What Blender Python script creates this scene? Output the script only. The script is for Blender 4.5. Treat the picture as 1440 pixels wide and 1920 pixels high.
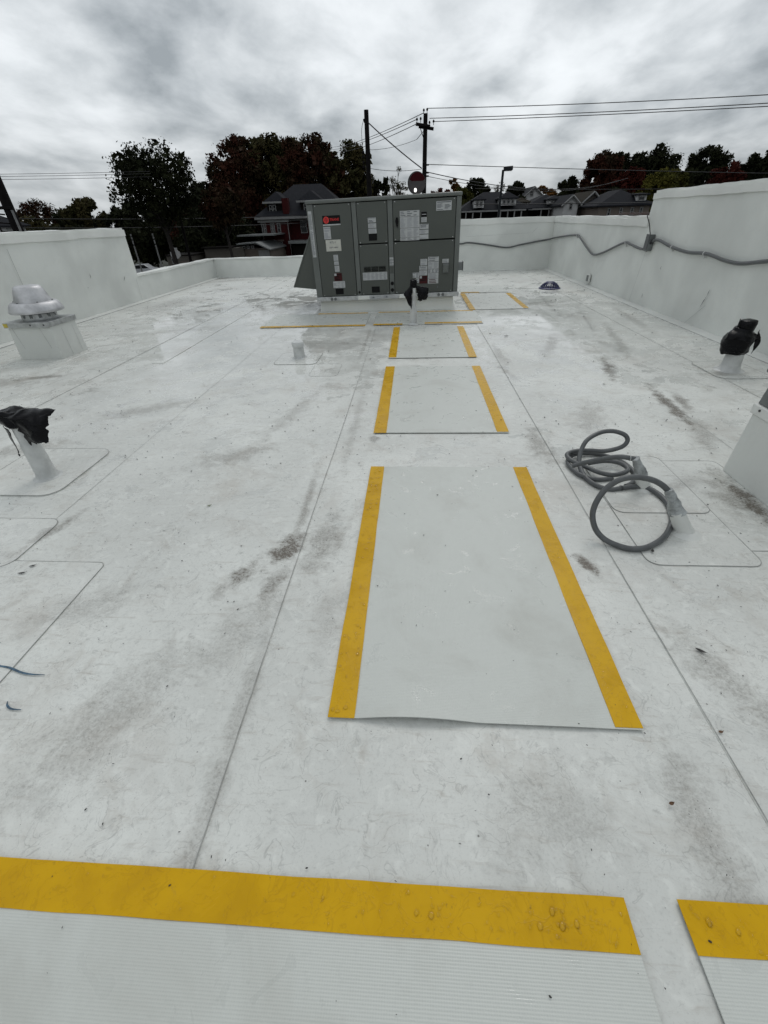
import bpy, bmesh, math, random
import numpy as np
from mathutils import Vector, Matrix, noise
for o in list(bpy.data.objects): bpy.data.objects.remove(o, do_unlink=True)
R = math.radians
sc = bpy.context.scene
col = sc.collection
rnd = random.Random(7)

# ------------------------------------------------------------------ camera
CAM_H = 1.2
PITCH, ROLL, YAW = 0.609318, 0.0347638, -0.077641
fw = Vector((math.sin(YAW) * math.cos(PITCH), math.cos(YAW) * math.cos(PITCH), -math.sin(PITCH)))
rt0 = Vector((math.cos(YAW), -math.sin(YAW), 0)); dn0 = fw.cross(rt0)
rt = math.cos(ROLL) * rt0 + math.sin(ROLL) * dn0
dn = -math.sin(ROLL) * rt0 + math.cos(ROLL) * dn0
cd = bpy.data.cameras.new('camera'); cam = bpy.data.objects.new('camera', cd); col.objects.link(cam)
cd.sensor_fit = 'HORIZONTAL'; cd.sensor_width = 36.0; cd.lens = 36.0 * 792.16 / 1440.0
cd.clip_start = 0.02; cd.clip_end = 3000
m3 = Matrix((rt, -dn, -fw)).transposed()
cam.matrix_world = Matrix.Translation((0, 0, CAM_H)) @ m3.to_4x4()
sc.camera = cam

# ------------------------------------------------------------------ sky, sun, exposure
SUN_EL, SUN_AZ = R(52), R(12)
world = bpy.data.worlds.new('World'); sc.world = world; world.use_nodes = True
nt = world.node_tree; nt.nodes.clear()
def nd(t, typ, **kw):
    n = t.nodes.new(typ)
    for k, v in kw.items():
        if k.startswith('i_'):
            key = k[2:]
            key = int(key) if key.isdigit() else key.replace('_', ' ')
            n.inputs[key].default_value = v
        else: setattr(n, k, v)
    return n
def mth(t, op, a, b=None, c=None, clamp=False):
    n = t.nodes.new('ShaderNodeMath'); n.operation = op; n.use_clamp = clamp
    for i, v in enumerate((a, b, c)):
        if v is None: continue
        if isinstance(v, (int, float)): n.inputs[i].default_value = v
        else: t.links.new(v, n.inputs[i])
    return n.outputs[0]
def vmth(t, op, a, b=None):
    n = t.nodes.new('ShaderNodeVectorMath'); n.operation = op
    for i, v in enumerate((a, b)):
        if v is None: continue
        if isinstance(v, (tuple, list)): n.inputs[i].default_value = v
        else: t.links.new(v, n.inputs[i])
    return n
def mixc(t, fac, a, b, blend='MIX'):
    n = t.nodes.new('ShaderNodeMix'); n.data_type = 'RGBA'; n.blend_type = blend
    for i, v in ((0, fac), (6, a), (7, b)):
        if isinstance(v, (int, float)): n.inputs[i].default_value = v
        elif isinstance(v, (tuple, list)): n.inputs[i].default_value = (*v[:3], 1)
        else: t.links.new(v, n.inputs[i])
    return n.outputs[2]
def noi(t, vec, scale, detail=4, rough=0.5, dist=0.0, dim='3D'):
    n = t.nodes.new('ShaderNodeTexNoise'); n.noise_dimensions = dim
    n.inputs['Scale'].default_value = scale; n.inputs['Detail'].default_value = detail
    n.inputs['Roughness'].default_value = rough; n.inputs['Distortion'].default_value = dist
    if vec is not None: t.links.new(vec, n.inputs['Vector'])
    return n.outputs['Fac']
def sstep(t, v, a, b, lo=0.0, hi=1.0):
    n = t.nodes.new('ShaderNodeMapRange'); n.interpolation_type = 'SMOOTHSTEP'
    n.inputs[1].default_value = a; n.inputs[2].default_value = b
    n.inputs[3].default_value = lo; n.inputs[4].default_value = hi
    t.links.new(v, n.inputs[0]); return n.outputs[0]
def ramp(t, v, stops):
    n = t.nodes.new('ShaderNodeValToRGB'); cr = n.color_ramp
    while len(cr.elements) > 1: cr.elements.remove(cr.elements[0])
    cr.elements[0].position = stops[0][0]; cr.elements[0].color = (*stops[0][1], 1)
    for p, c in stops[1:]:
        e = cr.elements.new(p); e.color = (*c, 1)
    t.links.new(v, n.inputs[0]); return n.outputs[0]

tc = nd(nt, 'ShaderNodeTexCoord')
sep = nd(nt, 'ShaderNodeSeparateXYZ'); nt.links.new(tc.outputs['Generated'], sep.inputs[0])
zc = mth(nt, 'MAXIMUM', sep.outputs[2], 0.0)
zd = mth(nt, 'ADD', zc, 0.26)
px = mth(nt, 'DIVIDE', sep.outputs[0], zd); py = mth(nt, 'DIVIDE', sep.outputs[1], zd)
cmb = nd(nt, 'ShaderNodeCombineXYZ'); nt.links.new(px, cmb.inputs[0]); nt.links.new(py, cmb.inputs[1])
mp = nd(nt, 'ShaderNodeMapping'); mp.inputs['Rotation'].default_value = (0, 0, R(-28)); mp.inputs['Scale'].default_value = (1.0, 0.8, 1)
mp.inputs['Location'].default_value = (12.4, 0.9, 4.4)
nt.links.new(cmb.outputs[0], mp.inputs[0])
cA = noi(nt, mp.outputs[0], 0.95, 3, 0.5, 0.15)
cB = noi(nt, mp.outputs[0], 2.6, 9, 0.55, 0.25)
cC = noi(nt, mp.outputs[0], 5.2, 7, 0.55, 0.2)
cl = mth(nt, 'ADD', mth(nt, 'ADD', mth(nt, 'MULTIPLY', cA, 0.42), mth(nt, 'MULTIPLY', cB, 0.40)), mth(nt, 'MULTIPLY', cC, 0.20))
ccol = ramp(nt, cl, [(0.40, (.31, .342, .365)), (0.465, (.46, .495, .52)), (0.53, (.61, .645, .668)), (0.60, (.76, .795, .82)), (0.66, (.84, .875, .90))])
elv = sstep(nt, zc, 0.0, 0.20, 0.80, 1.04)
cs = nd(nt, 'ShaderNodeVectorMath', operation='SCALE'); nt.links.new(ccol, cs.inputs[0]); nt.links.new(mth(nt, 'MULTIPLY', elv, 10.0), cs.inputs['Scale'])
sky = nd(nt, 'ShaderNodeTexSky', sky_type='NISHITA', sun_disc=False, sun_elevation=SUN_EL, sun_rotation=SUN_AZ)
mixed = mixc(nt, 0.03, cs.outputs[0], sky.outputs[0])
bg = nd(nt, 'ShaderNodeBackground'); bg.inputs['Strength'].default_value = 0.1
nt.links.new(mixed, bg.inputs['Color'])
wo = nd(nt, 'ShaderNodeOutputWorld'); nt.links.new(bg.outputs[0], wo.inputs['Surface'])

sd = bpy.data.lights.new('sun', 'SUN'); sd.energy = 0.6; sd.angle = R(25); sd.color = (1.0, 0.97, 0.93)
sun = bpy.data.objects.new('sun', sd); col.objects.link(sun)
sdir = Vector((math.sin(SUN_AZ) * math.cos(SUN_EL), math.cos(SUN_AZ) * math.cos(SUN_EL), math.sin(SUN_EL)))
sun.rotation_euler = sdir.to_track_quat('Z', 'Y').to_euler(); sun.location = sdir * 60

sc.view_settings.view_transform = 'Standard'; sc.view_settings.look = 'None'
sc.view_settings.exposure = 0.10; sc.view_settings.gamma = 1.0; sc.view_settings.use_curve_mapping = False
sc.render.engine = 'CYCLES'
sc.cycles.use_denoising = True
sc.cycles.use_adaptive_sampling = True; sc.cycles.adaptive_threshold = 0.025; sc.cycles.time_limit = 840
sc.cycles.max_bounces = 6; sc.cycles.diffuse_bounces = 3; sc.cycles.glossy_bounces = 3; sc.cycles.transparent_max_bounces = 8

# ------------------------------------------------------------------ materials
MATS = {}
def new_mat(name):
    m = bpy.data.materials.new(name); m.use_nodes = True
    t = m.node_tree; b = t.nodes['Principled BSDF']; MATS[name] = m
    return m, t, b
def plain(name, c, rough=0.5, metal=0.0, var=0.12, scale=6.0, bump=0.0, bscale=60.0, spec=0.5):
    m, t, b = new_mat(name)
    g = nd(t, 'ShaderNodeNewGeometry')
    n = noi(t, g.outputs['Position'], scale, 5, 0.6)
    f = sstep(t, n, 0.3, 0.7, 1 - var, 1 + var)
    v = nd(t, 'ShaderNodeVectorMath', operation='SCALE'); v.inputs[0].default_value = c; t.links.new(f, v.inputs['Scale'])
    t.links.new(v.outputs[0], b.inputs['Base Color'])
    t.links.new(sstep(t, n, 0.3, 0.7, max(rough - .07, .02), min(rough + .07, 1)), b.inputs['Roughness'])
    b.inputs['Metallic'].default_value = metal; b.inputs['Specular IOR Level'].default_value = spec
    if bump:
        bp = nd(t, 'ShaderNodeBump'); bp.inputs['Strength'].default_value = bump; bp.inputs['Distance'].default_value = 0.005
        t.links.new(noi(t, g.outputs['Position'], bscale, 4, 0.6), bp.inputs['Height']); t.links.new(bp.outputs[0], b.inputs['Normal'])
    return m

# dirt marks with their own place and shape: (x, y, rx, ry, rotation, strength)
STAINS = [(-.556, 1.40, .05, .11, -.35, 1.15), (-.69, 1.255, .035, .10, -.5, .8), (-.39, 1.49, .075, .18, -.1, .55),
          (-.545, 1.19, .04, .11, -.2, .65), (-.535, 1.75, .02, .35, .03, .55), (-.62, .95, .09, .16, -.3, .3),
          (-.30, 1.02, .06, .12, 0, .3), (-.40, 2.8, .03, .6, 0, .35),
          (.725, 1.355, .022, .055, .45, 1.3), (.70, .52, .045, .12, .15, .45), (.70, .36, .06, .14, .3, .35),
          (1.80, 4.05, .05, .26, -.25, 1.1), (1.90, 3.12, .05, .34, -.1, 1.1), (2.02, 3.2, .04, .18, -.2, .8), (1.86, 2.62, .07, .22, -.3, .5),
          (1.66, 1.85, .045, .24, 0, 1.1), (1.60, 1.86, .10, .16, 0, .6), (1.45, 2.0, .14, .05, .4, .35),
          (-3.66, 3.95, .26, .07, .35, .8), (-3.9, 3.8, .3, .18, .2, .5), (-1.72, 1.55, .03, .14, -.3, .6),
          (.80, 2.45, .07, .22, 0, .6), (.90, 4.6, .05, .4, 0, .45), (.86, 4.0, .03, .18, .2, .5),
          (2.72, 3.85, .16, .06, .1, .55), (-.25, 2.55, .03, .05, 0, .6), (-5.0, 12.3, .3, .2, 0, .8), (-.50, .55, .03, .5, 0, .35), (-.9, .62, .10, .25, -.5, .35), (.35, .45, .14, .10, .2, .28), (.98, .80, .06, .22, .4, .45), (1.15, .62, .08, .16, .3, .4), (-1.25, 1.05, .18, .07, .4, .35), (-1.1, 2.3, .22, .09, .5, .4), (-.9, 3.0, .06, .5, -.2, .35), (-2.1, 3.1, .3, .1, .5, .4), (-2.6, 2.4, .25, .1, .4, .45), (1.25, 2.9, .10, .3, -.3, .4), (1.5, 4.9, .06, .5, -.35, .5), (2.3, 5.2, .05, .8, -.2, .5), (2.9, 6.3, .06, .9, -.1, .45), (2.1, 7.6, .4, .12, .2, .5), (-3.2, 6.0, .5, .12, .4, .35), (-4.4, 8.2, .3, .8, 0, .35), (-4.6, 11.7, .7, .15, .4, .4),
          (3.2, 12.4, .4, .15, 0, .7), (-.55, 5.2, .02, .7, 0, .4), (-1.0, 5.1, .5, .2, .2, .3)]
def membrane(name, base, floor=True):
    m, t, b = new_mat(name)
    g = nd(t, 'ShaderNodeNewGeometry'); P = g.outputs['Position']
    n1 = noi(t, P, 0.9, 3, 0.6, 0.3); n2 = noi(t, P, 5.5, 7, 0.70, 0.8); n3 = noi(t, P, 38, 4, 0.7)
    c = mixc(t, sstep(t, n1, .35, .68), tuple(x * .90 for x in base), tuple(x * 1.08 for x in base))
    dirtc = (base[0] * .56, base[1] * .505, base[2] * .46)
    c = mixc(t, sstep(t, n2, .50, .78, 0, .55 if floor else .10), c, dirtc)
    c = mixc(t, sstep(t, n3, .50, .74, 0, .50 if floor else .1), c, tuple(x * .66 for x in base))
    if floor:
        # dried water contours and scuffs
        q = noi(t, P, 13, 3, 0.5, 1.4)
        iso = sstep(t, mth(t, 'ABSOLUTE', mth(t, 'SUBTRACT', q, .5)), 0.0, .016, 1, 0)
        c = mixc(t, mth(t, 'MULTIPLY', mth(t, 'MULTIPLY', iso, sstep(t, n2, .38, .58)), .48), c, tuple(x * .45 for x in base))
        scr = nd(t, 'ShaderNodeMapping'); scr.inputs['Scale'].default_value = (2.5, 16, 1); scr.inputs['Rotation'].default_value = (0, 0, .5)
        t.links.new(P, scr.inputs[0])
        c = mixc(t, sstep(t, noi(t, scr.outputs[0], 3.0, 6, .7, .6), .54, .74, 0, .50), c, dirtc)
        # broad grey-brown traffic film
        film = noi(t, P, 1.7, 6, .62, .6)
        c = mixc(t, sstep(t, film, .52, .72, 0, .40), c, (base[0] * .64, base[1] * .575, base[2] * .53))
        fine = noi(t, P, 170, 3, .7)
        c = mixc(t, sstep(t, fine, .52, .74, 0, .42), c, tuple(x * .58 for x in base))
        lt = noi(t, P, 21, 5, .62, .7)
        c = mixc(t, sstep(t, lt, .54, .66, 0, .35), c, tuple(min(1, x * 1.16) for x in base))
        # stains
        acc = None
        sepn = nd(t, 'ShaderNodeSeparateXYZ'); t.links.new(P, sepn.inputs[0])
        warp = mth(t, 'MULTIPLY', mth(t, 'SUBTRACT', noi(t, P, 11, 6, .68, .4), .5), 2.6)
        for (sx, sy, rx, ry, ro, st) in STAINS:
            mpn = nd(t, 'ShaderNodeMapping', vector_type='TEXTURE')
            mpn.inputs['Location'].default_value = (sx, sy, 0); mpn.inputs['Rotation'].default_value = (0, 0, ro); mpn.inputs['Scale'].default_value = (rx * 1.5, ry * 1.5, 3)
            t.links.new(P, mpn.inputs[0])
            ln = vmth(t, 'LENGTH', mpn.outputs[0]).outputs['Value']
            v = mth(t, 'MULTIPLY', sstep(t, mth(t, 'ADD', ln, warp), 1.10, 0.05), st)
            acc = v if acc is None else mth(t, 'MAXIMUM', acc, v)
        gr = sstep(t, noi(t, P, 85, 6, .8), .36, .68)
        sm = mth(t, 'MULTIPLY', acc, mth(t, 'ADD', mth(t, 'MULTIPLY', gr, .80), .52), clamp=True)
        c = mixc(t, mth(t, 'MULTIPLY', sm, .93, clamp=True), c, (.085, .066, .046))
        # grit specks
        vo = nd(t, 'ShaderNodeTexVoronoi'); vo.inputs['Scale'].default_value = 16; t.links.new(P, vo.inputs['Vector'])
        sc2 = nd(t, 'ShaderNodeSeparateColor'); t.links.new(vo.outputs['Color'], sc2.inputs[0])
        sp = mth(t, 'MULTIPLY', sstep(t, vo.outputs['Distance'], .03, .055, 1, 0), sstep(t, sc2.outputs[0], .60, .62))
        c = mixc(t, mth(t, 'MULTIPLY', sp, .75), c, (.05, .045, .04))
        # standing water: sharp-edged film, widest in front of the unit
        wn = mth(t, 'ADD', mth(t, 'MULTIPLY', noi(t, P, 1.3, 4, .55, .5), .40), mth(t, 'MULTIPLY', sstep(t, noi(t, P, 3.4, 8, .68, .5), .32, .68), .60))
        def reg(cx, cy, rx, ry):
            mpn = nd(t, 'ShaderNodeMapping', vector_type='TEXTURE'); mpn.inputs['Location'].default_value = (cx, cy, 0); mpn.inputs['Scale'].default_value = (rx, ry, 3)
            t.links.new(P, mpn.inputs[0]); return sstep(t, vmth(t, 'LENGTH', mpn.outputs[0]).outputs['Value'], 1.0, .2)
        rg = mth(t, 'MAXIMUM', reg(-1.9, 6.4, 3.4, 4.4), reg(1.9, 6.4, 2.2, 3.6))
        wet = sstep(t, mth(t, 'ADD', wn, mth(t, 'MULTIPLY', rg, .26)), .70, .72)
        damp = sstep(t, mth(t, 'ADD', noi(t, P, 2.3, 6, .6, .6), mth(t, 'MULTIPLY', rg, .22)), .52, .68)
        c = mixc(t, mth(t, 'MULTIPLY', wet, .10), c, tuple(x * .55 for x in base))
        r0 = mth(t, 'ADD', mth(t, 'MULTIPLY', damp, -.25), sstep(t, n2, .3, .7, .52, .40))
        rr = mth(t, 'ADD', mth(t, 'MULTIPLY', r0, mth(t, 'SUBTRACT', 1.0, wet)), mth(t, 'MULTIPLY', wet, .03))
        t.links.new(rr, b.inputs['Roughness'])
        bstr = mth(t, 'ADD', mth(t, 'MULTIPLY', mth(t, 'SUBTRACT', 1.0, wet), .20), .05)
    else:
        # faint run marks down the upstand
        st = nd(t, 'ShaderNodeMapping'); st.inputs['Scale'].default_value = (3.0, 3.0, .35); t.links.new(P, st.inputs[0])
        c = mixc(t, sstep(t, noi(t, st.outputs[0], 2.2, 5, .6, .4), .58, .80, 0, .07), c, dirtc)
        b.inputs['Roughness'].default_value = .48; b.inputs['Specular IOR Level'].default_value = .35
        bstr = None
    t.links.new(c, b.inputs['Base Color'])
    bp = nd(t, 'ShaderNodeBump'); bp.inputs['Distance'].default_value = .004; bp.inputs['Strength'].default_value = .18
    if bstr is not None: t.links.new(bstr, bp.inputs['Strength'])
    h = mth(t, 'ADD', mth(t, 'MULTIPLY', noi(t, P, 26, 5, .6, .5), .7), mth(t, 'MULTIPLY', noi(t, P, 3.0, 3, .5, .3), 1.6))
    t.links.new(h, bp.inputs['Height']); t.links.new(bp.outputs[0], b.inputs['Normal'])
    return m
M_FLOOR = membrane('membrane_floor', (.645, .655, .622))
M_WALL = membrane('membrane_upstand', (.665, .682, .650), floor=False)
M_FLASH = membrane('membrane_flashing', (.69, .70, .67), floor=False)
M_EDGE = plain('cut_edge', (.31, .315, .30), .7, var=.35, scale=9)
M_EDGEL = plain('lap_edge', (.40, .41, .40), .6, var=.2)

def ribbed(name, base):
    m, t, b = new_mat(name)
    g = nd(t, 'ShaderNodeNewGeometry'); P = g.outputs['Position']
    sp = nd(t, 'ShaderNodeSeparateXYZ'); t.links.new(P, sp.inputs[0])
    ph = mth(t, 'ADD', mth(t, 'MULTIPLY', sp.outputs[1], 2 * math.pi / .0050), 0.0)
    rib = mth(t, 'ADD', mth(t, 'MULTIPLY', mth(t, 'SINE', ph), .5), .5)
    crs = mth(t, 'ADD', mth(t, 'MULTIPLY', mth(t, 'SINE', mth(t, 'MULTIPLY', sp.outputs[0], 2 * math.pi / .005)), .5), .5)
    n2 = noi(t, P, 3.2, 6, .62, .6); n3 = noi(t, P, 45, 5, .7)
    c = mixc(t, sstep(t, n2, .46, .76, 0, .45), base, (base[0] * .68, base[1] * .65, base[2] * .62))
    c = mixc(t, sstep(t, n3, .55, .8, 0, .3), c, tuple(x * .7 for x in base))
    c = mixc(t, mth(t, 'MULTIPLY', mth(t, 'SUBTRACT', 1.0, rib), .11), c, tuple(x * .60 for x in base))
    # wet blotches left by rain
    wn = noi(t, P, 11, 4, .55, .9)
    wet = sstep(t, wn, .61, .645)
    c = mixc(t, mth(t, 'MULTIPLY', wet, .06), c, tuple(x * .55 for x in base))
    vo = nd(t, 'ShaderNodeTexVoronoi'); vo.inputs['Scale'].default_value = 22; t.links.new(P, vo.inputs['Vector'])
    s2 = nd(t, 'ShaderNodeSeparateColor'); t.links.new(vo.outputs['Color'], s2.inputs[0])
    spk = mth(t, 'MULTIPLY', sstep(t, vo.outputs['Distance'], .03, .06, 1, 0), sstep(t, s2.outputs[1], .72, .74))
    c = mixc(t, mth(t, 'MULTIPLY', spk, .8), c, (.05, .045, .04))
    t.links.new(c, b.inputs['Base Color'])
    t.links.new(mth(t, 'SUBTRACT', .42, mth(t, 'MULTIPLY', wet, .32)), b.inputs['Roughness'])
    bp = nd(t, 'ShaderNodeBump'); bp.inputs['Distance'].default_value = .0012; bp.inputs['Strength'].default_value = .32
    t.links.new(mth(t, 'ADD', rib, mth(t, 'MULTIPLY', crs, .35)), bp.inputs['Height']); t.links.new(bp.outputs[0], b.inputs['Normal'])
    return m
M_PAD = ribbed('ribbed_mat', (.555, .574, .540))
def tape_mat():
    m, t, b = new_mat('yellow_tape')
    g = nd(t, 'ShaderNodeNewGeometry'); P = g.outputs['Position']
    n = noi(t, P, 7, 6, .6, .5); n3 = noi(t, P, 60, 4, .7)
    c = mixc(t, sstep(t, n, .35, .7), (.60, .345, .0005), (.52, .29, .0005))
    c = mixc(t, sstep(t, n3, .62, .78, 0, .6), c, (.16, .09, .02))
    c = mixc(t, sstep(t, noi(t, P, 5, 6, .65, .8), .54, .78, 0, .35), c, (.42, .23, .01))
    c = mixc(t, sstep(t, noi(t, P, 26, 5, .7, .5), .63, .76, 0, .4), c, (.28, .17, .05))
    q = noi(t, P, 17, 3, .5, 1.2)
    iso = sstep(t, mth(t, 'ABSOLUTE', mth(t, 'SUBTRACT', q, .5)), 0, .02, 1, 0)
    c = mixc(t, mth(t, 'MULTIPLY', iso, .22), c, (.30, .15, .003))
    t.links.new(c, b.inputs['Base Color'])
    t.links.new(sstep(t, n, .35, .7, .34, .20), b.inputs['Roughness']); b.inputs['Specular IOR Level'].default_value = .20
    bp = nd(t, 'ShaderNodeBump'); bp.inputs['Distance'].default_value = .004; bp.inputs['Strength'].default_value = .18
    t.links.new(mth(t, 'ADD', noi(t, P, 14, 3, .5, .6), mth(t, 'MULTIPLY', iso, .25)), bp.inputs['Height']); t.links.new(bp.outputs[0], b.inputs['Normal'])
    return m
M_TAPE = tape_mat()
def water_mat():
    m, t, b = new_mat('water_bead')
    t.nodes.remove(b)
    fr = nd(t, 'ShaderNodeFresnel'); fr.inputs[0].default_value = 1.33
    gl = nd(t, 'ShaderNodeBsdfGlossy'); gl.inputs['Roughness'].default_value = .03
    tr = nd(t, 'ShaderNodeBsdfTransparent'); tr.inputs[0].default_value = (.975, .98, .98, 1)
    mx = nd(t, 'ShaderNodeMixShader'); t.links.new(fr.outputs[0], mx.inputs[0]); t.links.new(tr.outputs[0], mx.inputs[1]); t.links.new(gl.outputs[0], mx.inputs[2])
    t.links.new(mx.outputs[0], t.nodes['Material Output'].inputs['Surface'])
    return m
M_WATER = water_mat()
M_UNIT = plain('unit_grey_green', (.064, .071, .062), .45, var=.06, scale=2.5)
M_UNITL = plain('unit_top_paint', (.115, .125, .116), .40, var=.08, scale=3)
M_UNITD = plain('unit_gap', (.006, .006, .006), .8, spec=.1)
M_GALV = plain('galvanised', (.46, .47, .47), .42, metal=.75, var=.22, scale=14)
M_ALU = plain('spun_aluminium', (.50, .50, .51), .48, metal=.75, var=.20, scale=9, bump=.12, bscale=7)
M_GSHEET = plain('grey_sheet_metal', (.16, .17, .17), .4, metal=.4, var=.2, scale=8)
M_BLACK = plain('black_plastic', (.004, .004, .0045), .5, var=.3, scale=15, spec=.15)
M_BAG = plain('black_bag_film', (.003, .003, .004), .24, var=.3, scale=12, bump=.3, bscale=28, spec=.14)
M_LABEL = plain('paper_label', (.40, .41, .41), .5, var=.06, scale=20)
M_CREAM = plain('cream_plate', (.48, .48, .43), .45, var=.05, scale=20)
M_INK = plain('label_ink', (.10, .11, .12), .6)
M_INKL = plain('label_ink_pale', (.24, .25, .27), .6)
M_MAROON = plain('maroon_label', (.050, .009, .010), .6, spec=.2)
M_RED = plain('brand_red', (.55, .012, .012), .4, var=.1)
M_REDL = plain('brand_red_pale', (.62, .06, .045), .4)
M_REDDK = plain('brand_red_dark', (.22, .004, .006), .4)
M_YELLOWL = plain('yellow_label', (.50, .40, .06), .5)
M_CONDUIT = plain('grey_conduit', (.085, .09, .092), .42, var=.16, scale=22)
M_CONDUITD = plain('conduit_coupling', (.03, .03, .032), .4)
M_PUTTY = plain('grey_putty', (.30, .315, .315), .55, var=.4, scale=30, bump=.9, bscale=45)
M_WHITEP = plain('white_plastic', (.55, .56, .55), .4, var=.06)
M_PIPE = plain('white_pipe', (.50, .51, .50), .38, var=.14, scale=12)
M_BLUE = plain('blue_plastic', (.012, .016, .085), .35, var=.2)
M_BARK = plain('bark', (.014, .011, .009), .95, var=.4, scale=3)
M_CREOS = plain('creosote_pole', (.009, .008, .008), .9, var=.35, scale=4, spec=.1)
M_WIRE = plain('wire_black', (.012, .012, .013), .6)
M_STEEL = plain('lamp_steel', (.014, .017, .02), .6, spec=.2)
M_BRICK = None
def brick_mat(name, c1, c2, mortar, s):
    m, t, b = new_mat(name)
    tcn = nd(t, 'ShaderNodeTexCoord')
    sp = nd(t, 'ShaderNodeSeparateXYZ'); t.links.new(tcn.outputs['Object'], sp.inputs[0])
    cm = nd(t, 'ShaderNodeCombineXYZ'); t.links.new(mth(t, 'ADD', sp.outputs[0], sp.outputs[1]), cm.inputs[0]); t.links.new(sp.outputs[2], cm.inputs[1])
    br = nd(t, 'ShaderNodeTexBrick'); br.inputs['Scale'].default_value = s
    br.inputs['Color1'].default_value = (*c1, 1); br.inputs['Color2'].default_value = (*c2, 1); br.inputs['Mortar'].default_value = (*mortar, 1)
    br.inputs['Mortar Size'].default_value = .012
    t.links.new(cm.outputs[0], br.inputs['Vector']); t.links.new(br.outputs['Color'], b.inputs['Base Color']); b.inputs['Roughness'].default_value = .9; b.inputs['Specular IOR Level'].default_value = .12
    return m
M_BRICK = brick_mat('red_brick', (.050, .007, .007), (.032, .005, .006), (.035, .018, .016), 4.5)
M_SHINGLE = brick_mat('dark_shingle', (.018, .019, .023), (.012, .013, .017), (.008, .008, .009), 3.2)
M_SHINGB = brick_mat('brown_shingle', (.028, .023, .016), (.020, .017, .012), (.01, .01, .01), 3.2)
M_SIDING = plain('white_siding', (.40, .40, .40), .6, var=.1, scale=2)
M_TRIM = plain('white_trim', (.18, .18, .178), .6, var=.15)
M_BEIGE = plain('beige_siding', (.08, .072, .06), .7, var=.12)
M_TAN = plain('tan_block', (.11, .09, .075), .7, var=.12)
M_GLASS = plain('dark_pane', (.010, .011, .013), .10, var=.1)
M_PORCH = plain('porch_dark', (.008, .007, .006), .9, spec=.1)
M_ASPH = plain('asphalt', (.045, .046, .048), .75, var=.3, scale=.6)
M_GRASS = plain('grass_ground', (.015, .018, .008), .95, var=.4, scale=.25)
M_CAR = plain('car_paint', (.42, .43, .45), .2, var=.04)
M_TYRE = plain('tyre', (.012, .012, .012), .8)
M_BLDG = plain('outer_wall', (.30, .28, .25), .8, var=.1)
M_LEAFG = plain('dead_leaf_green', (.07, .09, .015), .5)
M_LEAFB = plain('dead_leaf_brown', (.10, .045, .015), .55, var=.3, scale=80)
M_LEAFD = plain('dead_leaf_dark', (.014, .013, .012), .5, var=.3, scale=80)
M_RUST = plain('brown_steel', (.045, .022, .018), .6, var=.3)
M_CHALK = plain('blue_chalk', (.06, .11, .16), .8, var=.5, scale=50)
def foliage(name, c1, c2):
    m, t, b = new_mat(name)
    g = nd(t, 'ShaderNodeNewGeometry')
    n = noi(t, g.outputs['Position'], .45, 4, .6)
    r = nd(t, 'ShaderNodeNewGeometry')
    c = mixc(t, sstep(t, n, .38, .64), c1, c2)
    c2n = mixc(t, mth(t, 'MULTIPLY', r.outputs['Random Per Island'], .55), c, tuple(x * .45 for x in c1))
    t.links.new(c2n, b.inputs['Base Color']); b.inputs['Roughness'].default_value = .8; b.inputs['Specular IOR Level'].default_value = .05
    return m
F_DARK = foliage('leaf_dark_green', (0.0200, 0.0225, 0.0100), (0.0130, 0.0160, 0.0080))
F_REDB = foliage('leaf_red_brown', (0.0480, 0.0176, 0.0112), (0.0320, 0.0272, 0.0144))
F_RED = foliage('leaf_deep_red', (0.0638, 0.0150, 0.0105), (0.0450, 0.0120, 0.0090))
F_OLIVE = foliage('leaf_olive', (0.0800, 0.0750, 0.0180), (0.0520, 0.0560, 0.0180))
F_YEL = foliage('leaf_yellow_green', (0.1050, 0.0950, 0.0200), (0.0700, 0.0750, 0.0180))
F_ORG = foliage('leaf_orange', (0.1400, 0.0620, 0.0160), (0.1000, 0.0550, 0.0180))
F_BRN = foliage('leaf_brown_green', (0.0560, 0.0464, 0.0192), (0.0360, 0.0384, 0.0160))

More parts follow.
